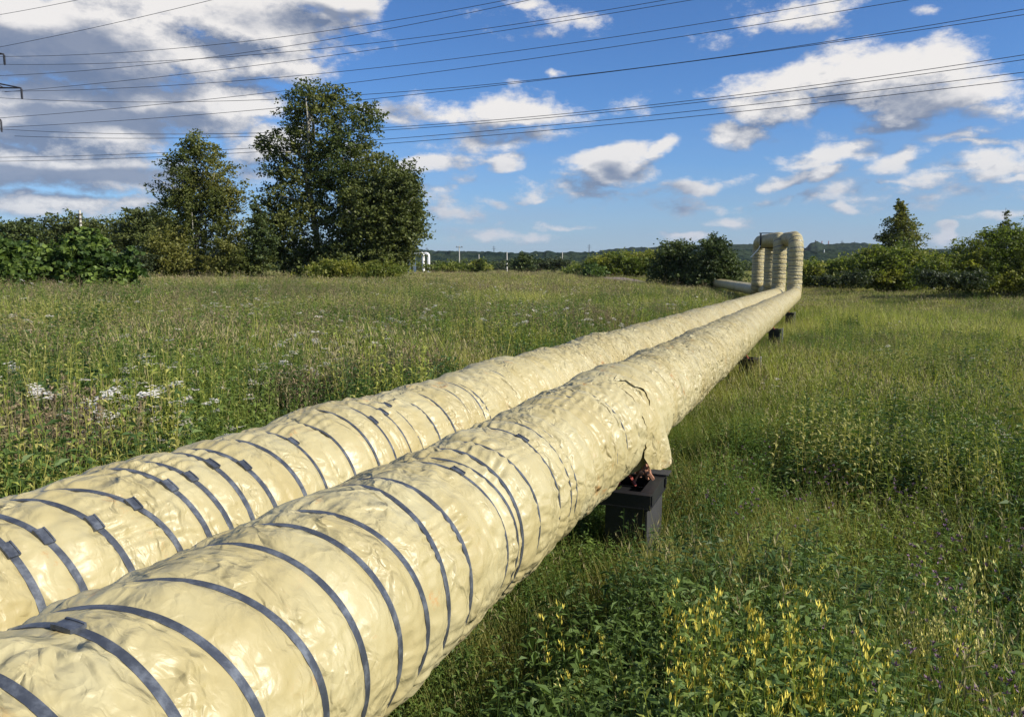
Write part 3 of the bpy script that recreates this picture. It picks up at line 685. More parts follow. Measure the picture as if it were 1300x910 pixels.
a = at(1046.5, 317, 900); mb = MB(); mb.tube([(a[0], a[1], -1), (a[0], a[1], a[2])], [.7, .5], 8); tag(mb.obj('mast', M_white, None), 'slim white mast in front of the wooded ridge', 'mast')
for x, yt in ((1069, 305), (1085, 306), (748, 310), (627, 312), (542, 314)):
    a = at(x, yt, 3000); mb = MB()
    for sx_ in (-1, 1): mb.tube([(a[0]+sx_*3.5, a[1], 10), (a[0], a[1], a[2])], .7, 4)
    mb.box((a[0], a[1], a[2]-6), (14, .8, .8)); mb.box((a[0], a[1], a[2]-13), (18, .8, .8))
    tag(mb.obj('far_pylon', M_tower, None), {1069: 'tiny far pylon on the ridge right of the chimneys', 1085: 'tiny far pylon on the ridge above the white building', 748: 'tiny far pylon on the ridge right of centre', 627: 'tiny far pylon on the skyline between the field poles', 542: 'tiny far pylon on the skyline above the far white loop'}[x], 'pylon')
# patch of bare gravel in the field
c = at(785, 357, 118); mb = MB(); V = []
for j in range(7):
    for i in range(25):
        X = c[0]-5.5+11*i/24; Y = c[1]-3+6*j/6; e = 1-max(abs(i-12)/12, abs(j-3)/3)**2
        V.append((X, Y, float(ground(X, Y)) - .05 + .88*e + random.uniform(-.06, .06)*e))
mb.add(V, [(j*25+i, j*25+i+1, (j+1)*25+i+1, (j+1)*25+i) for j in range(6) for i in range(24)]); tag(mb.obj('gravel_patch', M_gravel, None, True), 'pinkish bare gravel mound in the field', kind='structure')

# ------------------------------------------------------------------ trees and shrubs
def leaves(P, size, aspect=.5, up=.3, r=rng):
    """rhombic leaf at each point, two triangles folded on the midrib (one quad)"""
    size *= 1.15; aspect = min(.7, aspect*1.3); n_ = len(P); d = r.normal(0, 1, (n_, 3)); d[:, 2] = d[:, 2]*.6 - .25; d /= np.linalg.norm(d, axis=1)[:, None]
    nn = r.normal(0, 1, (n_, 3)); nn[:, 2] = np.abs(nn[:, 2]) + up; s = np.cross(d, nn); s /= np.linalg.norm(s, axis=1)[:, None]
    L = (size*r.uniform(.7, 1.3, n_))[:, None]; W_l = L*aspect
    V = np.stack([P - d*L*.5, P + s*W_l*.5, P + d*L*.5, P - s*W_l*.5], 1).reshape(-1, 3)
    return V, np.arange(n_*4).reshape(-1, 4)
def crown_points(blobs, Y, n, spread, r, dy=1.0, fill=.35, cl=26, gap=0.12):
    """cluster points in ellipsoids given in photograph measure at depth Y, more of them near the surface, with gaps"""
    out = []; area = np.array([b[2]*b[3]*(b[4] if len(b) > 4 else 1) for b in blobs]); area = area/area.sum()
    for b, a in zip(blobs, area):
        c = at(b[0], b[1], Y); rx = b[2]/F*Y; rz = b[3]/F*Y; m_ = max(6, int(n*a/cl))
        v = r.normal(0, 1, (m_, 3)); v /= np.linalg.norm(v, axis=1)[:, None]
        rad_ = np.where(r.random(m_) < fill, r.random(m_)**.5*.8, r.uniform(.72, 1.02, m_))
        lump = 1 + .32*vnoise(v*3.0 + b[0], 3); sp_ = min(spread, .32*rx + .08)
        q = v*(rad_*lump)[:, None]*np.array([rx, (rx*.5+rz*.5)*dy, rz]) + c
        nz = vnoise(q/(Y/F*22), 21); q = q[nz > -1+gap*4]
        k = len(q); od = (q-c)/np.array([rx, (rx+rz)*.5, rz]); od = od/(np.linalg.norm(od, axis=1)[:, None]+1e-6) + r.normal(0, .45, (k, 3)); od[:, 2] = od[:, 2]*.6 - .12
        tt_ = r.uniform(-1.0, 1.25, (k*cl, 1)); pts = np.repeat(q, cl, 0) + np.repeat(od, cl, 0)*tt_*sp_*1.35 + r.normal(0, 1, (k*cl, 3))*np.array([sp_, sp_, sp_*.6])*.42*(1.25-.5*tt_)
        out.append(pts)
    return np.concatenate(out)
def plant(name, cat, label, blobs, Y, n, leaf, m, trunk=None, limbs=(), seed=1, spread=None, dy=1.0, aspect=.5, bark=M_bark, tr=.3, group=None, fill=.35, gap=.1, base=None):
    r = np.random.default_rng(seed); bx_ = base if base is not None else float(np.mean([b[0] for b in blobs]))
    c = at(bx_, HY+10, Y); gz = float(ground(c[0], c[1])); root = thing(name, label, cat, (c[0], c[1], gz), group)
    P = crown_points(blobs, Y, int(n*1.45), spread or leaf*1.9, r, dy, fill, gap=gap)
    P = P[P[:, 2] > ground(P[:, 0], P[:, 1]) + .15]
    V, Fc = leaves(P, leaf, aspect, r=r); link('crown' if 'tree' in name else 'foliage', mesh_np('crown', V, Fc), m, root)
    if trunk is None: trunk = [(bx_, min(b[1] for b in blobs)+4)]
    pts = [np.array([c[0], c[1], gz])] + [at(x, y, Y) for x, y in trunk]
    if len(pts) == 2: pts.insert(1, (pts[0]+pts[1])/2 + np.array([.3, 0, 0]))
    R0 = tr; mb = MB(); mb.tube(pts, np.linspace(R0, R0*.3, len(pts)), 8); mb.obj('trunk' if 'tree' in name else 'stem', bark, root, True)
    for L in limbs:
        mb = MB(); q = [at(x, y, Y-.0) + np.array([0, -1.5*i, 0]) for i, (x, y) in enumerate(L)]; mb.tube(q, np.linspace(R0*.55, R0*.12, len(q)), 6); mb.obj('limb', bark, root, True)
    # twiggy branches to the lumps of the crown
    mb = MB(); top = pts[-1]
    for b in blobs:
        e = at(b[0], b[1], Y); k = np.array([pts[0][0]*.3+e[0]*.2+top[0]*.5, c[1], max(gz+.5, min(e[2]-.6*abs(e[0]-c[0]), top[2]))])
        e2 = e + np.array([r.normal(0, .3), r.normal(0, .5), b[3]/F*Y*.5]); mb.tube([k, (k+e)/2 + (0, 0, .3), e, e2], [R0*.35, R0*.25, R0*.15, R0*.05], 5)
    mb.obj('branches', bark, root, True); return root
L_birch = leafmat('birch_leaf', (.052, .075, .018), (.16, .18, .050), (.22, .21, .05), .36, .25, patch2=.12)
L_big = leafmat('poplar_leaf', (.045, .066, .018), (.12, .155, .045), (.165, .175, .045), .34, .2, patch2=.15)
L_olive = leafmat('olive_leaf', (.052, .072, .018), (.145, .165, .045), None, .25, .2)
L_dark = leafmat('dark_leaf', (.032, .055, .018), (.11, .14, .040), None, .25, .2)
L_bush = leafmat('bush_leaf', (.065, .100, .022), (.20, .235, .050), (.32, .31, .06), .45, .15)
L_broad = leafmat('broad_leaf', (.028, .062, .016), (.095, .15, .036), (.22, .30, .06), .35, .3)
L_scrub = leafmat('scrub_leaf', (.030, .048, .020), (.085, .100, .040), None, .25, .02)

plant('birch_tree', 'tree', 'tall dense tree with pale forked trunk showing near its top', [(398,130,38,26),(425,120,18,14,.5),(375,155,28,20,.7),(430,165,48,40),(372,185,34,24,.8),(342,190,20,13,.5),(333,180,8,8,.5),(440,215,58,40),(385,235,48,40),(470,150,16,20,.6),(475,235,40,40),(400,285,66,42),(350,300,26,42),(340,262,16,14,.5),(400,328,60,24),(455,290,50,50),(355,215,22,14,.5)], 95, 52000, .29, L_big,
      trunk=[(402,300),(396,262),(388,222),(394,188),(391,160),(399,138),(396,122)], limbs=[[(390,215),(396,190),(399,160),(401,135)],[(392,205),(380,196),(366,197)],[(398,180),(402,160),(400,150)],[(393,225),(410,210),(425,205)],[(400,270),(380,255),(365,250)]], seed=2, bark=M_birch, tr=.42, base=404, gap=.15)
plant('willow_tree', 'tree', 'broad olive tree leaning out on the right of the tall one', [(500,245,34,32),(505,285,34,34),(522,262,14,40),(520,230,14,22,.6),(490,320,38,28),(455,330,50,22),(470,270,38,36),(524,300,7,16,.5),(500,336,16,12)], 91, 34000, .30, L_olive, trunk=[(486,310),(500,270),(512,235)], limbs=[[(500,275),(518,262),(528,254)],[(470,300),(455,276),(446,268)],[(490,290),(470,275),(460,280)]], seed=3, bark=M_birch, tr=.3, base=480)
plant('birch_tree', 'tree', 'smaller airy tree left of the tall pair, pale limb in its middle', [(243,180,16,14,.5),(248,192,26,18,.7),(256,215,40,28),(222,222,22,20,.6),(200,233,16,9,.5),(265,245,42,30),(240,275,46,32),(285,262,20,26,.7),(232,255,26,20),(250,305,58,28),(300,300,16,26,.6),(215,240,14,12,.4),(255,330,56,16)], 92, 33000, .25, L_birch,
      trunk=[(250,300),(256,270),(252,230),(246,190)], limbs=[[(245,320),(252,300),(257,272)],[(250,270),(228,240),(208,228)],[(255,250),(275,235),(285,225)]], seed=4, bark=M_birch, tr=.26, base=248, gap=.15)
plant('young_tree', 'tree', 'slim bluish sapling with layered boughs between the two groups', [(326,262,6,10,.6),(330,280,12,8,.7),(324,295,13,8,.8),(334,310,14,9,.8),(325,325,16,10,.8),(338,300,10,12,.5)], 88, 4200, .26, L_dark, seed=5, tr=.12, base=331)
plant('understory_shrub', 'shrub', 'bushy skirt of shoots under the small airy tree', [(205,320,30,26),(290,325,34,22),(320,335,26,14),(240,338,50,12)], 88, 12000, .26, L_birch, seed=6, tr=.1)
plant('understory_shrub', 'shrub', 'yellowish low shrub under the right side of the tall trees', [(445,342,40,12),(410,345,30,10),(490,344,25,10)], 86, 6000, .24, L_bush, seed=7, tr=.08)
# belt of trees behind, left
plant('tree_clump', 'trees', 'rounded dark trees behind and left of the small airy tree', [(178,285,22,20),(205,290,22,24),(190,310,36,24),(160,300,14,18)], 120, 11000, .36, L_olive, seed=8, tr=.3)
plant('tree_clump', 'trees', 'low wide line of trees behind the leafy bush', [(130,298,34,20),(95,292,34,20),(70,297,30,20),(110,320,60,20)], 130, 14000, .38, L_olive, seed=9, tr=.3)
plant('tree_clump', 'trees', 'darker trees at the far left edge', [(30,300,28,20),(0,300,24,22),(-40,300,40,24),(20,325,50,20),(32,290,12,12)], 126, 11000, .38, L_dark, seed=10, tr=.3)
plant('shrub', 'shrub', 'greyish bare-looking shrub between belt and small tree', [(180,330,16,10),(172,340,14,8)], 85, 1500, .24, L_scrub, seed=31, tr=.05)
# broad-leaved bush, nearer
plant('leafy_bush', 'bush', 'large-leaved green bush at the left in front of the tree belt', [(112,318,22,14),(92,334,34,22),(150,338,18,16),(62,330,20,18),(125,348,40,18),(48,350,30,16),(25,322,12,12,.7),(108,300,9,8,.6),(128,306,8,8,.5),(85,306,7,9,.5),(168,326,8,11,.6),(162,345,14,14),(40,312,7,8,.4)], 48, 6200, .30, L_broad, seed=11, tr=.07, aspect=.62, gap=.06, fill=.5)
plant('leafy_bush', 'bush', 'large-leaved bush cut by the left picture edge', [(5,325,20,20),(-20,330,30,24),(15,345,24,16)], 45, 2600, .29, L_broad, seed=12, tr=.07, aspect=.62, fill=.5)
# centre
plant('round_bush', 'bush', 'dark rounded bush left of the pipe loop', [(858,330,28,22),(880,345,30,18),(845,345,20,14),(862,315,16,10)], 105, 9500, .30, L_dark, seed=13, tr=.15)
plant('round_bush', 'bush', 'dark peaked bush right beside the pipe loop', [(905,330,26,24),(907,312,13,14,.7),(920,340,18,18),(898,350,34,14),(915,306,5,8,.5),(935,350,12,10)], 102, 10500, .30, L_dark, seed=14, tr=.15)
plant('wild_hedge', 'hedge', 'long lighter green thicket left of the dark bushes', [(800,336,40,14),(770,338,34,12),(740,342,26,8),(825,334,26,14),(785,330,24,9)], 128, 14000, .34, L_bush, seed=15, tr=.12)
plant('shrub', 'shrub', 'small bright green shrub in front of the lighter thicket', [(752,345,14,8),(745,350,10,5)], 118, 2200, .28, L_broad, seed=16, tr=.06)
plant('shrub', 'shrub', 'rounded shrub between the bare pole and the thin pole', [(664,332,11,8),(664,337,13,6)], 215, 1800, .6, L_dark, seed=17, tr=.12)
plant('shrub', 'shrub', 'low shrub right of the rounded one near the thin pole', [(690,335,15,5),(712,336,12,5),(678,336,10,5)], 225, 1900, .6, L_scrub, seed=18, tr=.12)
plant('shrub', 'shrub', 'bushy shrub hiding the short bare pole', [(609,337,10,7),(585,341,16,5),(560,341,20,5)], 205, 2600, .6, L_bush, seed=19, tr=.12)
# right side
plant('conical_tree', 'tree', 'conical tree rising above the right-hand thicket', [(1142+k*.5, 257+k*7.5, (2.5+k*3.3)*(1+.25*math.sin(k*2.3)), 6, .55+.6/(1+k)) for k in range(10)] + [(1120,303,8,5,.4),(1128,300,9,6,.6)], 118, 7500, .30, L_birch, trunk=[(1144,300),(1142,262)], seed=20, bark=M_birch, tr=.2, base=1146, gap=.02)
plant('wild_hedge', 'hedge', 'low thicket right of the pipe loop below the far ridge', [(1040,344,26,14),(1072,343,34,15),(1050,352,44,10),(1095,350,24,12),(1025,350,14,12)], 104, 12500, .30, L_bush, seed=21, tr=.1)
plant('wild_hedge', 'hedge', 'yellow-green thicket in front of the conical tree', [(1112,336,26,20),(1145,334,36,20),(1172,336,24,18),(1125,350,44,14),(1165,350,30,14),(1105,324,12,10,.6),(1140,358,50,9)], 92, 19000, .28, L_bush, seed=22, tr=.06, gap=.04)
plant('wild_hedge', 'hedge', 'tall dense thicket rising to the right picture edge', [(1205,336,32,20),(1235,328,30,26),(1262,322,30,30),(1295,316,32,34),(1330,318,40,38),(1370,320,50,40),(1182,342,22,18),(1210,352,40,14),(1265,350,60,18),(1325,352,50,18),(1195,357,30,11),(1230,359,32,11),(1265,361,32,12),(1300,363,34,13),(1222,313,14,10,.5),(1250,302,14,9,.5),(1285,298,26,10,.8),(1270,302,20,10,.8)], 72, 42000, .20, L_bush, seed=23, tr=.05, fill=.5, gap=.03, aspect=.42)
plant('young_tree', 'tree', 'thin spiky young tree poking out of the right thicket', [(1277,274,2,6,1),(1277,282,4,5,1),(1277,290,6,5,1),(1276,298,9,6,1)], 73, 900, .15, L_birch, seed=24, tr=.05, trunk=[(1277,290),(1277,264)], base=1277)
plant('shrub', 'shrub', 'grey-green low willow bush at the foot of the right thicket', [(1230,355,22,8),(1200,355,20,7),(1180,352,12,7)], 66, 4200, .2, L_scrub, seed=25, tr=.04)
plant('shrub', 'shrub', 'small grey-green bush at the foot of the thicket left of the conical tree', [(1082,353,16,7),(1050,356,12,5)], 84, 2400, .22, L_scrub, seed=26, tr=.04)

# ------------------------------------------------------------------ geometry-node scatter for what nobody could count
def scatter_tree(name, col):
    g = bpy.data.node_groups.new(name, 'GeometryNodeTree')
    g.interface.new_socket('Geometry', in_out='INPUT', socket_type='NodeSocketGeometry'); g.interface.new_socket('Geometry', in_out='OUTPUT', socket_type='NodeSocketGeometry')
    gi = g.nodes.new('NodeGroupInput'); go = g.nodes.new('NodeGroupOutput'); ip = g.nodes.new('GeometryNodeInstanceOnPoints')
    ci = g.nodes.new('GeometryNodeCollectionInfo'); ci.inputs['Collection'].default_value = col; ci.inputs['Separate Children'].default_value = True; ci.inputs['Reset Children'].default_value = True
    def attr(nm, ty):
        a = g.nodes.new('GeometryNodeInputNamedAttribute'); a.data_type = ty; a.inputs['Name'].default_value = nm; return a.outputs['Attribute']
    g.links.new(gi.outputs[0], ip.inputs['Points']); g.links.new(ci.outputs[0], ip.inputs['Instance']); ip.inputs['Pick Instance'].default_value = True
    g.links.new(attr('idx', 'INT'), ip.inputs['Instance Index'])
    g.links.new(attr('rot', 'FLOAT_VECTOR'), ip.inputs['Rotation']); g.links.new(attr('scl', 'FLOAT_VECTOR'), ip.inputs['Scale'])
    g.links.new(ip.outputs[0], go.inputs[0]); return g
def scatter(name, label, P, scl, idx, meshes, tilt=.10, r=rng):
    """P points, scl heights, idx which plant; the plants' meshes sit in a collection outside the scene"""
    col = bpy.data.collections.new(name + '_kinds')
    for k, (me, m) in enumerate(meshes):
        if not me.materials:
            for q in (m if isinstance(m, (list, tuple)) else [m]): me.materials.append(q)
        o = bpy.data.objects.new('%s_%02d' % (name, k), me); col.objects.link(o)
    me = bpy.data.meshes.new(name); n_ = len(P); me.vertices.add(n_); me.vertices.foreach_set('co', np.ascontiguousarray(P, np.float32).ravel())
    a = me.attributes.new('idx', 'INT', 'POINT'); a.data.foreach_set('value', np.asarray(idx, np.int32))
    rot = np.stack([r.normal(0, tilt, n_), r.normal(0, tilt, n_), r.uniform(0, 2*PI, n_)], -1).astype(np.float32)
    a = me.attributes.new('rot', 'FLOAT_VECTOR', 'POINT'); a.data.foreach_set('vector', rot.ravel())
    s3 = np.stack([scl*r.uniform(.85, 1.2, n_), scl*r.uniform(.85, 1.2, n_), scl], -1).astype(np.float32) if np.ndim(scl) == 1 else scl.astype(np.float32)
    a = me.attributes.new('scl', 'FLOAT_VECTOR', 'POINT'); a.data.foreach_set('vector', np.ascontiguousarray(s3).ravel())
    o = bpy.data.objects.new(name, me); COL.objects.link(o); tag(o, label, kind='stuff')
    md = o.modifiers.new('scatter', 'NODES'); md.node_group = scatter_tree(name + '_scatter', col); return o

# ---- plant kinds (about 1 m tall unless noted)
class PM:
    def __init__(s): s.V = []; s.F = []; s.M = []; s.n = 0
    def add(s, V, Fc, m=0):
        V = np.asarray(V, float).reshape(-1, 3); Fc = np.asarray(Fc, int).reshape(-1, 4)
        s.V.append(V); s.F.append(Fc + s.n); s.M.append(np.full(len(Fc), m)); s.n += len(V)
    def mesh(s, name):
        V = np.concatenate(s.V); Fc = np.concatenate(s.F); M = np.concatenate(s.M); tri = Fc[:, 2] == Fc[:, 3]
        order = np.concatenate([np.where(~tri)[0], np.where(tri)[0]]); me = build_mixed(name, V, Fc, False)
        if tri.any() and not tri.all(): M = M[order]
        me.polygons.foreach_set('material_index', M.astype(np.int32)); return me
def blade(pm, b, h, lean, az_, wd, m=0, seg=3, r=rng):
    t = np.linspace(0, 1, seg+1); d = np.array([math.cos(az_), math.sin(az_), 0]); s_ = np.array([-d[1], d[0], 0]); s_ = s_*math.cos(.6) + d*math.sin(.6)
    c = b + np.outer(t**1.8*lean, d) + np.outer(t*h*(1-.12*t*lean/h), [0, 0, 1]); ww = wd*(1-t**1.5*.9)
    V = np.concatenate([c - ww[:, None]*s_/2, c + ww[:, None]*s_/2]); k = seg+1
    pm.add(V, [(i, i+1, k+i+1, k+i) for i in range(seg)], m); return c[-1]
def stalk(pm, b, tip, wd, m=0, bend=.03, r=rng):
    b = np.array(b, float); tip = np.array(tip, float); mid_ = (b+tip)/2 + r.normal(0, bend, 3)*np.array([1, 1, .2]); a = r.uniform(0, PI); s_ = np.array([math.cos(a), math.sin(a), 0])*wd/2; s2 = np.array([-s_[1], s_[0], 0])
    for q in (s_, s2): pm.add([b-q, b+q, mid_+q*.8, mid_-q*.8, tip+q*.5, tip-q*.5], [(0, 1, 2, 3), (3, 2, 4, 5)], m)
    return mid_
def leaf(pm, b, d, L, wd, m=0, r=rng, droop=.3):
    d = np.array(d, float); d /= np.linalg.norm(d); s_ = np.cross(d, [0, 0, 1.0]); s_ /= (np.linalg.norm(s_)+1e-6); up_ = np.cross(s_, d)
    a = r.uniform(-.5, .5); s_ = s_*math.cos(a) + up_*math.sin(a)
    c1 = b + d*L*.45; t_ = b + d*L - np.array([0, 0, L*droop])
    pm.add([b, c1 - s_*wd/2 + up_*wd*.12, t_, c1 + s_*wd/2 + up_*wd*.12], [(0, 1, 2, 3)], m)
def k_grass(seed, n_=34, h=.75, rad_=.14, wd=.007, seeds=.05, lean=.3):
    r = np.random.default_rng(seed); pm = PM()
    for _ in range(n_):
        b = np.array([*r.normal(0, rad_, 2), -.03]); hh = h*r.uniform(.45, 1.05); a = r.uniform(0, 2*PI)
        tip = blade(pm, b, hh, lean*hh*r.uniform(.3, 1.3), a, wd*r.uniform(.7, 1.4), 0, 3, r)
        if r.random() < seeds:
            for q in range(4): leaf(pm, tip - np.array([0, 0, .03*q]), r.normal(0, 1, 3)*.4 + (0, 0, 1), .07, .012, 1, r, 0)
    return pm.mesh('grass')
def k_herb(seed, stems=5, h=.8, nl=16, L=.09, wd=.03, rad_=.10, up_=.35, flower=None):
    r = np.random.default_rng(seed); pm = PM()
    for _ in range(stems):
        b = np.array([*r.normal(0, rad_, 2), -.03]); hh = h*r.uniform(.7, 1.1); tip = b + np.array([*r.normal(0, .08, 2), hh]); stalk(pm, b, tip, .006, 0, .02, r)
        for k in range(nl):
            f = (k+1.5)/(nl+1.2); c = b + (tip-b)*f; a = k*2.4 + r.uniform(0, .6); sz = L*(1.15 - .6*f)*r.uniform(.7, 1.25)
            leaf(pm, c, (math.cos(a), math.sin(a), up_ + r.normal(0, .2)), sz, wd*sz/L, 0, r)
        if flower:
            for q in range(flower[0]): leaf(pm, tip + r.normal(0, flower[1], 3)*np.array([1, 1, .7]), r.normal(0, 1, 3) + (0, 0, .5), flower[2], flower[2]*.8, 1, r, 0)
    return pm.mesh('herb')
def k_umbel(seed, stems=4, h=.95, size=.05, disc=14):
    r = np.random.default_rng(seed); pm = PM()
    for _ in range(stems):
        b = np.array([*r.normal(0, .10, 2), -.03]); hh = h*r.uniform(.75, 1.1); tip = b + np.array([*r.normal(0, .09, 2), hh]); stalk(pm, b, tip, .006, 0, .02, r)
        for k in range(7): a = r.uniform(0, 6.3); leaf(pm, b + (tip-b)*r.uniform(.1, .8), (math.cos(a), math.sin(a), .4), .10, .025, 0, r)
        for u in range(r.integers(1, 4)):
            c = tip + np.array([*r.normal(0, .035, 2), r.uniform(-.05, .02)]); stalk(pm, tip - (0, 0, .12), c, .003, 0, .0, r)
            for q in range(disc):
                a = r.uniform(0, 6.3); rr = size*math.sqrt(r.random()); p = c + np.array([rr*math.cos(a), rr*math.sin(a), r.normal(0, .004) - rr*rr*2]); e = .009
                pm.add([p + (-e, -e, 0), p + (e, -e, .002), p + (e, e, 0), p + (-e, e, .002)], [(0, 1, 2, 3)], 1)
    return pm.mesh('umbel')
def k_spike(seed, stems=9, h=.75, n_=10, sz=.022, rad_=.10, frac=.35):
    """upright stems with bud-like flowers along the top"""
    r = np.random.default_rng(seed); pm = PM()
    for _ in range(stems):
        b = np.array([*r.normal(0, rad_, 2), -.03]); hh = h*r.uniform(.65, 1.1); tip = b + np.array([*r.normal(0, .08, 2), hh]); stalk(pm, b, tip, .005, 0, .02, r)
        for k in range(9): a = r.uniform(0, 6.3); leaf(pm, b + (tip-b)*r.uniform(.1, .7), (math.cos(a), math.sin(a), .9), .07, .010, 0, r)
        for k in range(n_):
            f = 1 - frac*r.random(); c = b + (tip-b)*f; a = r.uniform(0, 6.3); sd_ = np.array([math.cos(a), math.sin(a), 0]); e = c + sd_*.03*r.random() + (0, 0, .02)
            leaf(pm, e, sd_*.35 + (0, 0, 1), sz*r.uniform(.8, 1.5), sz*.26, 1, r, 0); leaf(pm, e, -sd_*.2 + (0, 0, 1), sz, sz*.3, 1, r, 0)
    return pm.mesh('spike')
def k_thistle(seed, stems=5, h=.9, heads=3):
    r = np.random.default_rng(seed); pm = PM()
    for _ in range(stems):
        b = np.array([*r.normal(0, .10, 2), -.03]); hh = h*r.uniform(.7, 1.1); tip = b + np.array([*r.normal(0, .10, 2), hh]); stalk(pm, b, tip, .006, 0, .03, r)
        for k in range(12): a = r.uniform(0, 6.3); leaf(pm, b + (tip-b)*r.uniform(.1, .9), (math.cos(a), math.sin(a), .5), .10, .018, 0, r)
        for u in range(heads):
            c = tip + np.array([*r.normal(0, .04, 2), r.uniform(-.12, .0)]); stalk(pm, b + (tip-b)*.75, c, .003, 0, 0, r)
            for q in range(9): leaf(pm, c, r.normal(0, .6, 3) + (0, 0, .9), .028, .010, 1, r, 0)
    return pm.mesh('thistle')
def k_dry(seed, stems=7, h=.95):
    r = np.random.default_rng(seed); pm = PM()
    for _ in range(stems):
        b = np.array([*r.normal(0, .12, 2), -.03]); hh = h*r.uniform(.6, 1.1); tip = b + np.array([*r.normal(0, .14, 2), hh]); stalk(pm, b, tip, .006, 0, .04, r)
        for k in range(9):
            f = r.uniform(.45, 1); c = b + (tip-b)*f; e = c + r.normal(0, 1, 3)*np.array([.05, .05, .02]) + (0, 0, .05); stalk(pm, c, e, .003, 0, 0, r)
            for q in range(2): leaf(pm, e, r.normal(0, 1, 3), .022, .014, 1, r, 0)
    return pm.mesh('dry')
def k_far(seed, n_=110, h=.85, rad_=.75, wd=.035, herb=.4):
    """wide tussock for the distance: broad blades and leaf bits"""
    r = np.random.default_rng(seed); pm = PM()
    for _ in range(n_):
        b = np.array([*r.uniform(-rad_, rad_, 2), -.1]); hh = h*r.uniform(.5, 1.1)
        tip = blade(pm, b, hh, .25*hh, r.uniform(0, 6.3), wd*r.uniform(.6, 1.3), 0, 2, r)
        if r.random() < herb: leaf(pm, tip, r.normal(0, 1, 3) + (0, 0, .6), .10, .05, 1, r, 0)
    return pm.mesh('tussock')

MG = leafmat('grass_blade', (.10, .14, .028), (.29, .33, .075), (.50, .45, .15), .40, .35, inst=True, patch2=.16)
MGy = leafmat('grass_yellow', (.26, .31, .05), (.44, .46, .10), (.54, .47, .16), .40, .3, inst=True)
MH = leafmat('herb_leaf', (.045, .105, .022), (.17, .26, .052), (.30, .34, .07), .35, .4, inst=True, patch2=.3)
MHd = leafmat('herb_dark', (.026, .060, .018), (.095, .16, .042), (.15, .22, .05), .30, .4, inst=True, patch2=.5)
MS = plain('seed_head', (.24, .21, .10), .9, 0, .3, 20); MDs = plain('dry_stem', (.20, .17, .09), .9, 0, .35, 9); MPk = plain('dry_pink_head', (.27, .20, .12), .95, 0, .35, 9)
MW = plain('white_floret', (.66, .63, .57), .8, 0, .1, 30); MWd = plain('faded_floret', (.60, .55, .47), .9, 0, .2, 30)
MY = plain('yellow_floret', (.66, .56, .09), .7, 0, .2, 30); MYp = plain('pale_yellow_floret', (.70, .64, .22), .7, 0, .2, 30)
MP = plain('purple_floret', (.22, .13, .20), .8, 0, .25, 30)

def in_wedge(n_, r0, r1, r, half=.80, power=1.0):
    a = r.uniform(-half, half, n_); u = r.random(n_); q = np.sqrt(r0*r0 + u*(r1*r1-r0*r0)) if power == 1 else r0*(r1/r0)**u
    return np.stack([q*np.sin(a), q*np.cos(a)], -1)
def finish(XY): return np.column_stack([XY, ground(XY[:, 0], XY[:, 1])])
def uv_of(XY):      # place relative to the pipes: across (u) and along (s)
    P = np.column_stack([XY, np.full(len(XY), 1.5)]) - EYE; return P @ RV, P @ DV
rg = np.random.default_rng(99)
def field(n_, r0, r1, power=1.0): 
    XY = in_wedge(n_, r0, r1, rg, power=power); u, s = uv_of(XY)
    under = (u > -3.95) & (u < -1.35) & (s < 66)
    return XY, u, under
def hvar(XY): return np.clip(1 + .34*patchn(XY, .55, 91) + .30*patchn(XY, .16, 92) + .12*patchn(XY, 1.6, 93), .5, 1.6)
def patchn(XY, f, seed): return fbm(np.column_stack([XY*f, XY[:, 0]*0]), 3, seed)
def band(u, under, XY):      # how tall plants may grow near the pipes
    k = 1 + .50*smooth(-4.6, -8.5, u) + .10*smooth(.5, 3, u); k[under] = .62; return k
# near meadow 1.2 .. 16 m
XY, u, un = field(15500, 1.2, 17); hp = patchn(XY, .35, 3); g1 = patchn(XY, .9, 8); rr = rg.random(len(XY))
herbzone = np.clip(.52 + hp*1.7 + .25*smooth(9, 3, np.hypot(XY[:, 0], XY[:, 1])), .08, .93)
idx = np.where(rr < herbzone, rg.integers(4, 10, len(XY)), rg.integers(0, 4, len(XY)))
sc1 = band(u, un, XY)*rg.uniform(.72, 1.12, len(XY))*np.where(un, 1, hvar(XY))
scatter('meadow_plants', 'dense knee-high grasses and leafy weeds close around the pipes', finish(XY), sc1, idx,
    [(k_grass(1), [MG, MS]), (k_grass(2, 40, .85), [MG, MS]), (k_grass(3, 30, .6, wd=.009), [MGy, MS]), (k_grass(4, 26, .95, seeds=.2), [MG, MS]),
     (k_herb(5, 5, .8, 18, .13, .038), [MH]), (k_herb(6, 6, .85, 20, .14, .040, .12, .6), [MH]), (k_herb(7, 7, .65, 16, .11, .055, .12, .15), [MHd]), (k_herb(8, 5, .8, 22, .15, .034, .12, .5), [MHd]), (k_herb(9, 8, .55, 14, .09, .045, .15, .3), [MH]), (k_herb(10, 6, .95, 26, .10, .016, .12, .8), [MH])])
XY, u, un = field(2600, 1.6, 10); rr = patchn(XY, .6, 41); keep = (rr > -.15) | (np.hypot(XY[:, 0], XY[:, 1]) < 4.5); XY, u, un = XY[keep], u[keep], un[keep]
scatter('broad_weeds', 'broad-leaved weeds filling the meadow close to the pipes', finish(XY), band(u, un, XY)*rg.uniform(.65, 1.1, len(XY)), rg.integers(0, 5, len(XY)),
    [(k_herb(11, 4, .75, 16, .19, .050, .13, .7), [MH]), (k_herb(12, 4, .6, 14, .17, .065, .14, .3), [MHd]), (k_herb(13, 5, .8, 20, .16, .030, .12, .9), [MH]), (k_herb(14, 5, .5, 12, .14, .07, .16, .25), [MHd]), (k_herb(15, 4, .9, 24, .15, .036, .10, .55), [MH])])
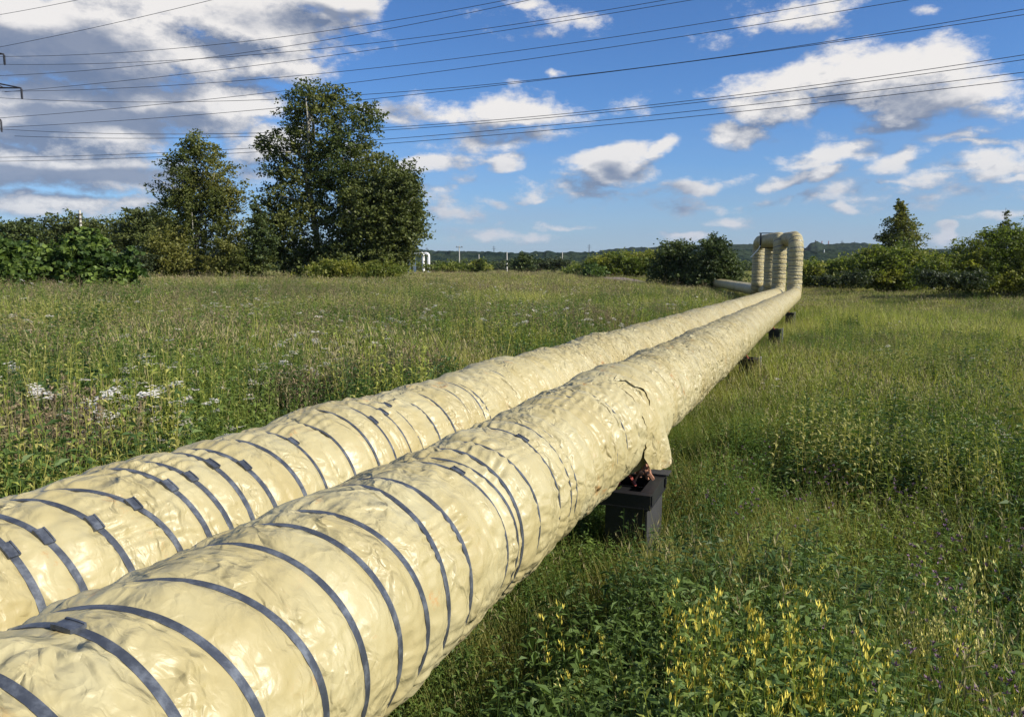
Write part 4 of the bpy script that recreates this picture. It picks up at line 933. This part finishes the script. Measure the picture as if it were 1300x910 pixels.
# taller weeds standing in loose groups, light and dark
XY, u, un = field(9500, 3.2, 85, 2); keep = (patchn(XY, .28, 61) > np.where(u < 0, -.08, .06)) & ((u < 0) | (np.hypot(XY[:, 0], XY[:, 1]) > 6.5)) & (u > -60) & ((u < -4.6) | (u > -.2)); XY = XY[keep]
scatter('tall_weeds', 'groups of taller leafy weeds standing out of the grass', finish(XY), rg.uniform(.75, 1.25, len(XY))*np.where(XY @ RV[:2] < -6, 1.35, 1.0), np.where(patchn(XY, .12, 71) > 0, rg.integers(0, 3, len(XY)), rg.integers(2, 6, len(XY))),
    [(k_herb(81, 12, 1.15, 22, .13, .034, .24, .7), [MH]), (k_herb(82, 10, 1.25, 26, .11, .024, .20, .9), [MGy]), (k_herb(83, 14, 1.0, 18, .13, .045, .30, .5), [MHd]),
     (k_herb(84, 10, 1.2, 22, .12, .030, .22, .8, (3, .04, .02)), [MG, MS]), (k_herb(85, 11, 1.15, 24, .12, .028, .22, .8), [MG]), (k_herb(86, 12, 1.1, 20, .14, .05, .28, .4), [MHd])])
# dark nettle-like patches, thick beside the near pipe and in drifts over the left field
XY, u, un = field(9000, 1.5, 48, 2); pn_ = patchn(XY, .42, 103); R_ = np.hypot(XY[:, 0], XY[:, 1])
keep = ((u < -4.5) & (pn_ > .12)) | ((u > -1.0) & (pn_ > .34)) | ((u > -1.25) & (u < .35) & (R_ < 6.5) & (rg.random(len(XY)) < .55)); XY = XY[keep]; u = u[keep]
scatter('dark_weeds', 'dark leafy nettle patches among the grass', finish(XY), rg.uniform(.75, 1.15, len(XY))*np.where(u < -6, 1.5, .95), rg.integers(0, 4, len(XY)),
    [(k_herb(91, 9, .95, 20, .12, .045, .20, .1), [MHd]), (k_herb(92, 8, 1.05, 22, .14, .040, .20, .3), [MHd]), (k_herb(93, 10, .85, 16, .13, .055, .24, .0), [MHd]), (k_herb(94, 8, 1.0, 20, .12, .03, .2, .5), [MHd])])
# middle distance 15 .. 60 m
XY, u, un = field(30000, 15, 62, 2); hp = patchn(XY, .12, 3)
idx = np.where(rg.random(len(XY)) < np.clip(.40+hp*1.9, .03, .95), rg.integers(4, 8, len(XY)), rg.integers(0, 4, len(XY)))
scatter('meadow_grass', 'knee-high grass and weeds of the middle field', finish(XY), band(u, un, XY)*rg.uniform(.8, 1.15, len(XY))*np.where(un, 1, hvar(XY))*1.08, idx,
    [(k_grass(21, 46, .85, .30, .016, .15), [MG, MS]), (k_grass(22, 42, .75, .28, .016, .1), [MG, MS]), (k_grass(23, 40, .9, .28, .014, .25), [MGy, MS]), (k_grass(24, 36, .7, .30, .018, .05), [MGy, MS]),
     (k_herb(25, 9, .8, 12, .13, .05, .22), [MH]), (k_herb(26, 9, .7, 12, .12, .05, .24), [MHd]), (k_herb(27, 8, .9, 14, .12, .03, .22), [MH]), (k_dry(28, 10, .9), [MDs, MPk])])
# far field 60 .. 300 m
XY, u, un = field(36000, 58, 330, 2); 
scatter('far_field_grass', 'pale tall grass of the far field', finish(XY), rg.uniform(.8, 1.2, len(XY))*hvar(XY*.4)*1.1*(1+.1*patchn(XY, .05, 5)), rg.integers(0, 4, len(XY)),
    [(k_far(31), [MG, MS]), (k_far(32, 100, .8, .8, .04, .5), [MG, MPk]), (k_far(33, 90, .75, .8, .045, .5), [MGy, MS]), (k_far(34, 90, .7, .8, .04, .6), [MG, MDs])])
# flowers and seed heads
def flowers(name, label, n_, r0, r1, meshes, thr, f, seed, side=None, s0=.85, s1=1.15, power=2):
    XY, u, un = field(n_, r0, r1, power); k = (patchn(XY, f, seed) > thr) & ~un
    if side is not None: k &= side(XY, u)
    XY = XY[k]; scatter(name, label, finish(XY), rg.uniform(s0, s1, len(XY))*np.where(XY @ RV[:2] < -7, 1.62, 1.0), rg.integers(0, len(meshes), len(XY)), meshes)
flowers('white_umbels', 'white and faded umbels of yarrow scattered through the meadow', 5600, 4, 80, [(k_umbel(41), [MH, MW]), (k_umbel(42, 5, .85, .045, 12), [MG, MWd]), (k_umbel(43, 3, 1.0, .05, 10), [MH, MWd])], .20, .55, 13, lambda XY, u: (u < -3) | ((rg.random(len(XY)) < .12) & (np.hypot(XY[:, 0], XY[:, 1]) > 9)))
flowers('dry_seed_heads', 'brownish pink dry weeds spread over the meadow', 15000, 6, 170, [(k_dry(44), [MDs, MPk]), (k_dry(45, 9, 1.0), [MDs, MS]), (k_thistle(46, 6, .95, 5), [MDs, MPk])], .26, .16, 19, lambda XY, u: (u < -4) | (rg.random(len(XY)) < .3))
flowers('purple_thistles', 'purple thistles dotted through the right side', 550, 4, 35, [(k_thistle(47), [MH, MP]), (k_thistle(48, 4, 1.0, 2), [MH, MP])], .1, .5, 23, lambda XY, u: u > -1)
flowers('yellow_flowers', 'small yellow flower spikes among the grass on the right', 900, 3.6, 30, [(k_spike(49), [MH, MY]), (k_spike(50, 6, .85, 12, .02), [MG, MYp])], .28, .45, 29, lambda XY, u: u > -1)

# ---- plants big or distinct enough to point at
def near_plant(name, cat, label, px_, py_, Y, mats, meshes, n_, rad_, sc_, group=None):
    c = at(px_, py_, Y); gz = float(ground(c[0], c[1])); root = thing(name, label, cat, (c[0], c[1], gz), group); r = np.random.default_rng(int(px_*7+py_))
    for part, (me, ms) in zip(('foliage', 'flowers'), ((0, 0), (0, 0))): pass
    buf = {}
    for _ in range(n_):
        me = meshes[r.integers(len(meshes))]; V = np.empty(len(me.vertices)*3, np.float32); me.vertices.foreach_get('co', V); V = V.reshape(-1, 3).astype(float)
        a = r.uniform(0, 6.3); s_ = sc_*r.uniform(.8, 1.15); Rm = np.array([[math.cos(a), -math.sin(a), 0], [math.sin(a), math.cos(a), 0], [0, 0, 1]]); o_ = np.array([*r.normal(0, rad_, 2), 0])
        V = V@Rm.T*s_ + o_ + np.array([c[0], c[1], gz])
        for p in me.polygons:
            b = buf.setdefault(p.material_index, [[], []]); k = len(b[0]); b[0].extend(V[list(p.vertices)]); vs = list(range(k, k+len(p.vertices))); b[1].append(vs if len(vs) == 4 else vs + [vs[-1]])
    for mi, (V, Fc) in buf.items(): q_ = link(('leaves', 'flowers')[mi], build_mixed('leaves', np.array(V), np.array(Fc), False), mats[mi], root); q_['kind'] = 'stuff'
    return root
sp1, sp2, um1, um2 = k_spike(61, 8, .74, 14, .027, .10, .35), k_spike(62, 7, .8, 12, .025, .10, .3), k_umbel(63, 6, .95, .05, 18), k_umbel(64, 5, .9, .04, 15)
near_plant('yellow_flower_clump', 'wildflowers', 'yellow budding flower clump at the bottom edge right of the pipe', 940, 800, 3.7, [MH, MY], [sp1, sp2], 18, .30, 1.45, None)
near_plant('yellow_flower_clump', 'wildflowers', 'pale yellow toadflax clump in the lower right', 1185, 740, 4.6, [MH, MYp], [k_spike(65, 10, .75, 22, .028, .08, .45)], 4, .15, 1.2, None)
near_plant('yellow_flower_clump', 'wildflowers', 'tall yellow stems cut by the right picture edge', 1280, 680, 5.0, [MH, MYp], [sp1, sp2], 6, .25, 1.25, None)
near_plant('yellow_flower_clump', 'wildflowers', 'small yellow clump on the bottom edge right of centre', 1110, 860, 3.5, [MH, MY], [sp2], 4, .16, 1.2, None)
near_plant('yarrow', 'wildflowers', 'white flowering yarrow clump at the left picture edge beside the pipe', 25, 570, 5.6, [MH, MWd], [um1, um2], 8, .35, .8, None)
near_plant('yarrow', 'wildflowers', 'tall pale yarrow clump in the middle of the left meadow', 232, 470, 9.0, [MH, MWd], [um1, um2], 8, .38, 1.1, None)
near_plant('yarrow', 'wildflowers', 'white yarrow heads just right of the near pipe support', 808, 660, 5.4, [MG, MW], [um2], 2, .10, .75, None)
near_plant('burdock', 'weed', 'dark broad-leaved weed at the left picture edge', 15, 440, 9.2, [MHd], [k_herb(66, 9, 1.15, 18, .26, .12, .25, .3)], 11, .62, 1.45, None)
near_plant('burdock', 'weed', 'dark green leafy weed in the meadow above the left pipe', 225, 540, 8.0, [MHd], [k_herb(67, 9, 1.0, 16, .18, .07, .2, .3)], 6, .34, 1.25, None)
# far scrub beyond the field
XY = in_wedge(1500, 330, 950, rg, .85, 2); rs = np.random.default_rng(5)
def k_bush(seed, n_=420):
    r = np.random.default_rng(seed); v = r.normal(0, 1, (n_, 3)); v /= np.linalg.norm(v, axis=1)[:, None]; P = v*r.uniform(.6, 1.0, n_)[:, None]*np.array([1.6, 1.4, 1.0]) * (1+.2*vnoise(v*2.5+seed, 2))[:, None] + (0, 0, .75)
    V, Fc = leaves(P, .30, .5, r=r); return mesh_np('bush', V, Fc)
scatter('far_scrub', 'rows of bushes and low trees beyond the far field', finish(XY), rg.uniform(1.2, 3.2, len(XY)), rg.integers(0, 4, len(XY)), [(k_bush(1), L_scrub), (k_bush(2), L_bush), (k_bush(3), L_scrub), (k_bush(4), L_dark)], .02)

# ------------------------------------------------------------------ air
mb = MB(); mb.box((0, 0, 57), (12000, 12000, 122)); hz_o = mb.obj('haze', None); tag(hz_o, 'thin summer haze over the whole plain', kind='stuff')
m = bpy.data.materials.new('thin_air'); m.use_nodes = True; m.node_tree.nodes.clear(); n = NT(m.node_tree)
pv = n.node('ShaderNodeVolumePrincipled'); pv.inputs['Color'].default_value = (.80, .88, 1.0, 1); pv.inputs['Density'].default_value = .00004; pv.inputs['Anisotropy'].default_value = .2
o_ = n.node('ShaderNodeOutputMaterial'); n.l.new(pv.outputs[0], o_.inputs['Volume']); hz_o.data.materials.append(m)
sc.cycles.volume_bounces = 0
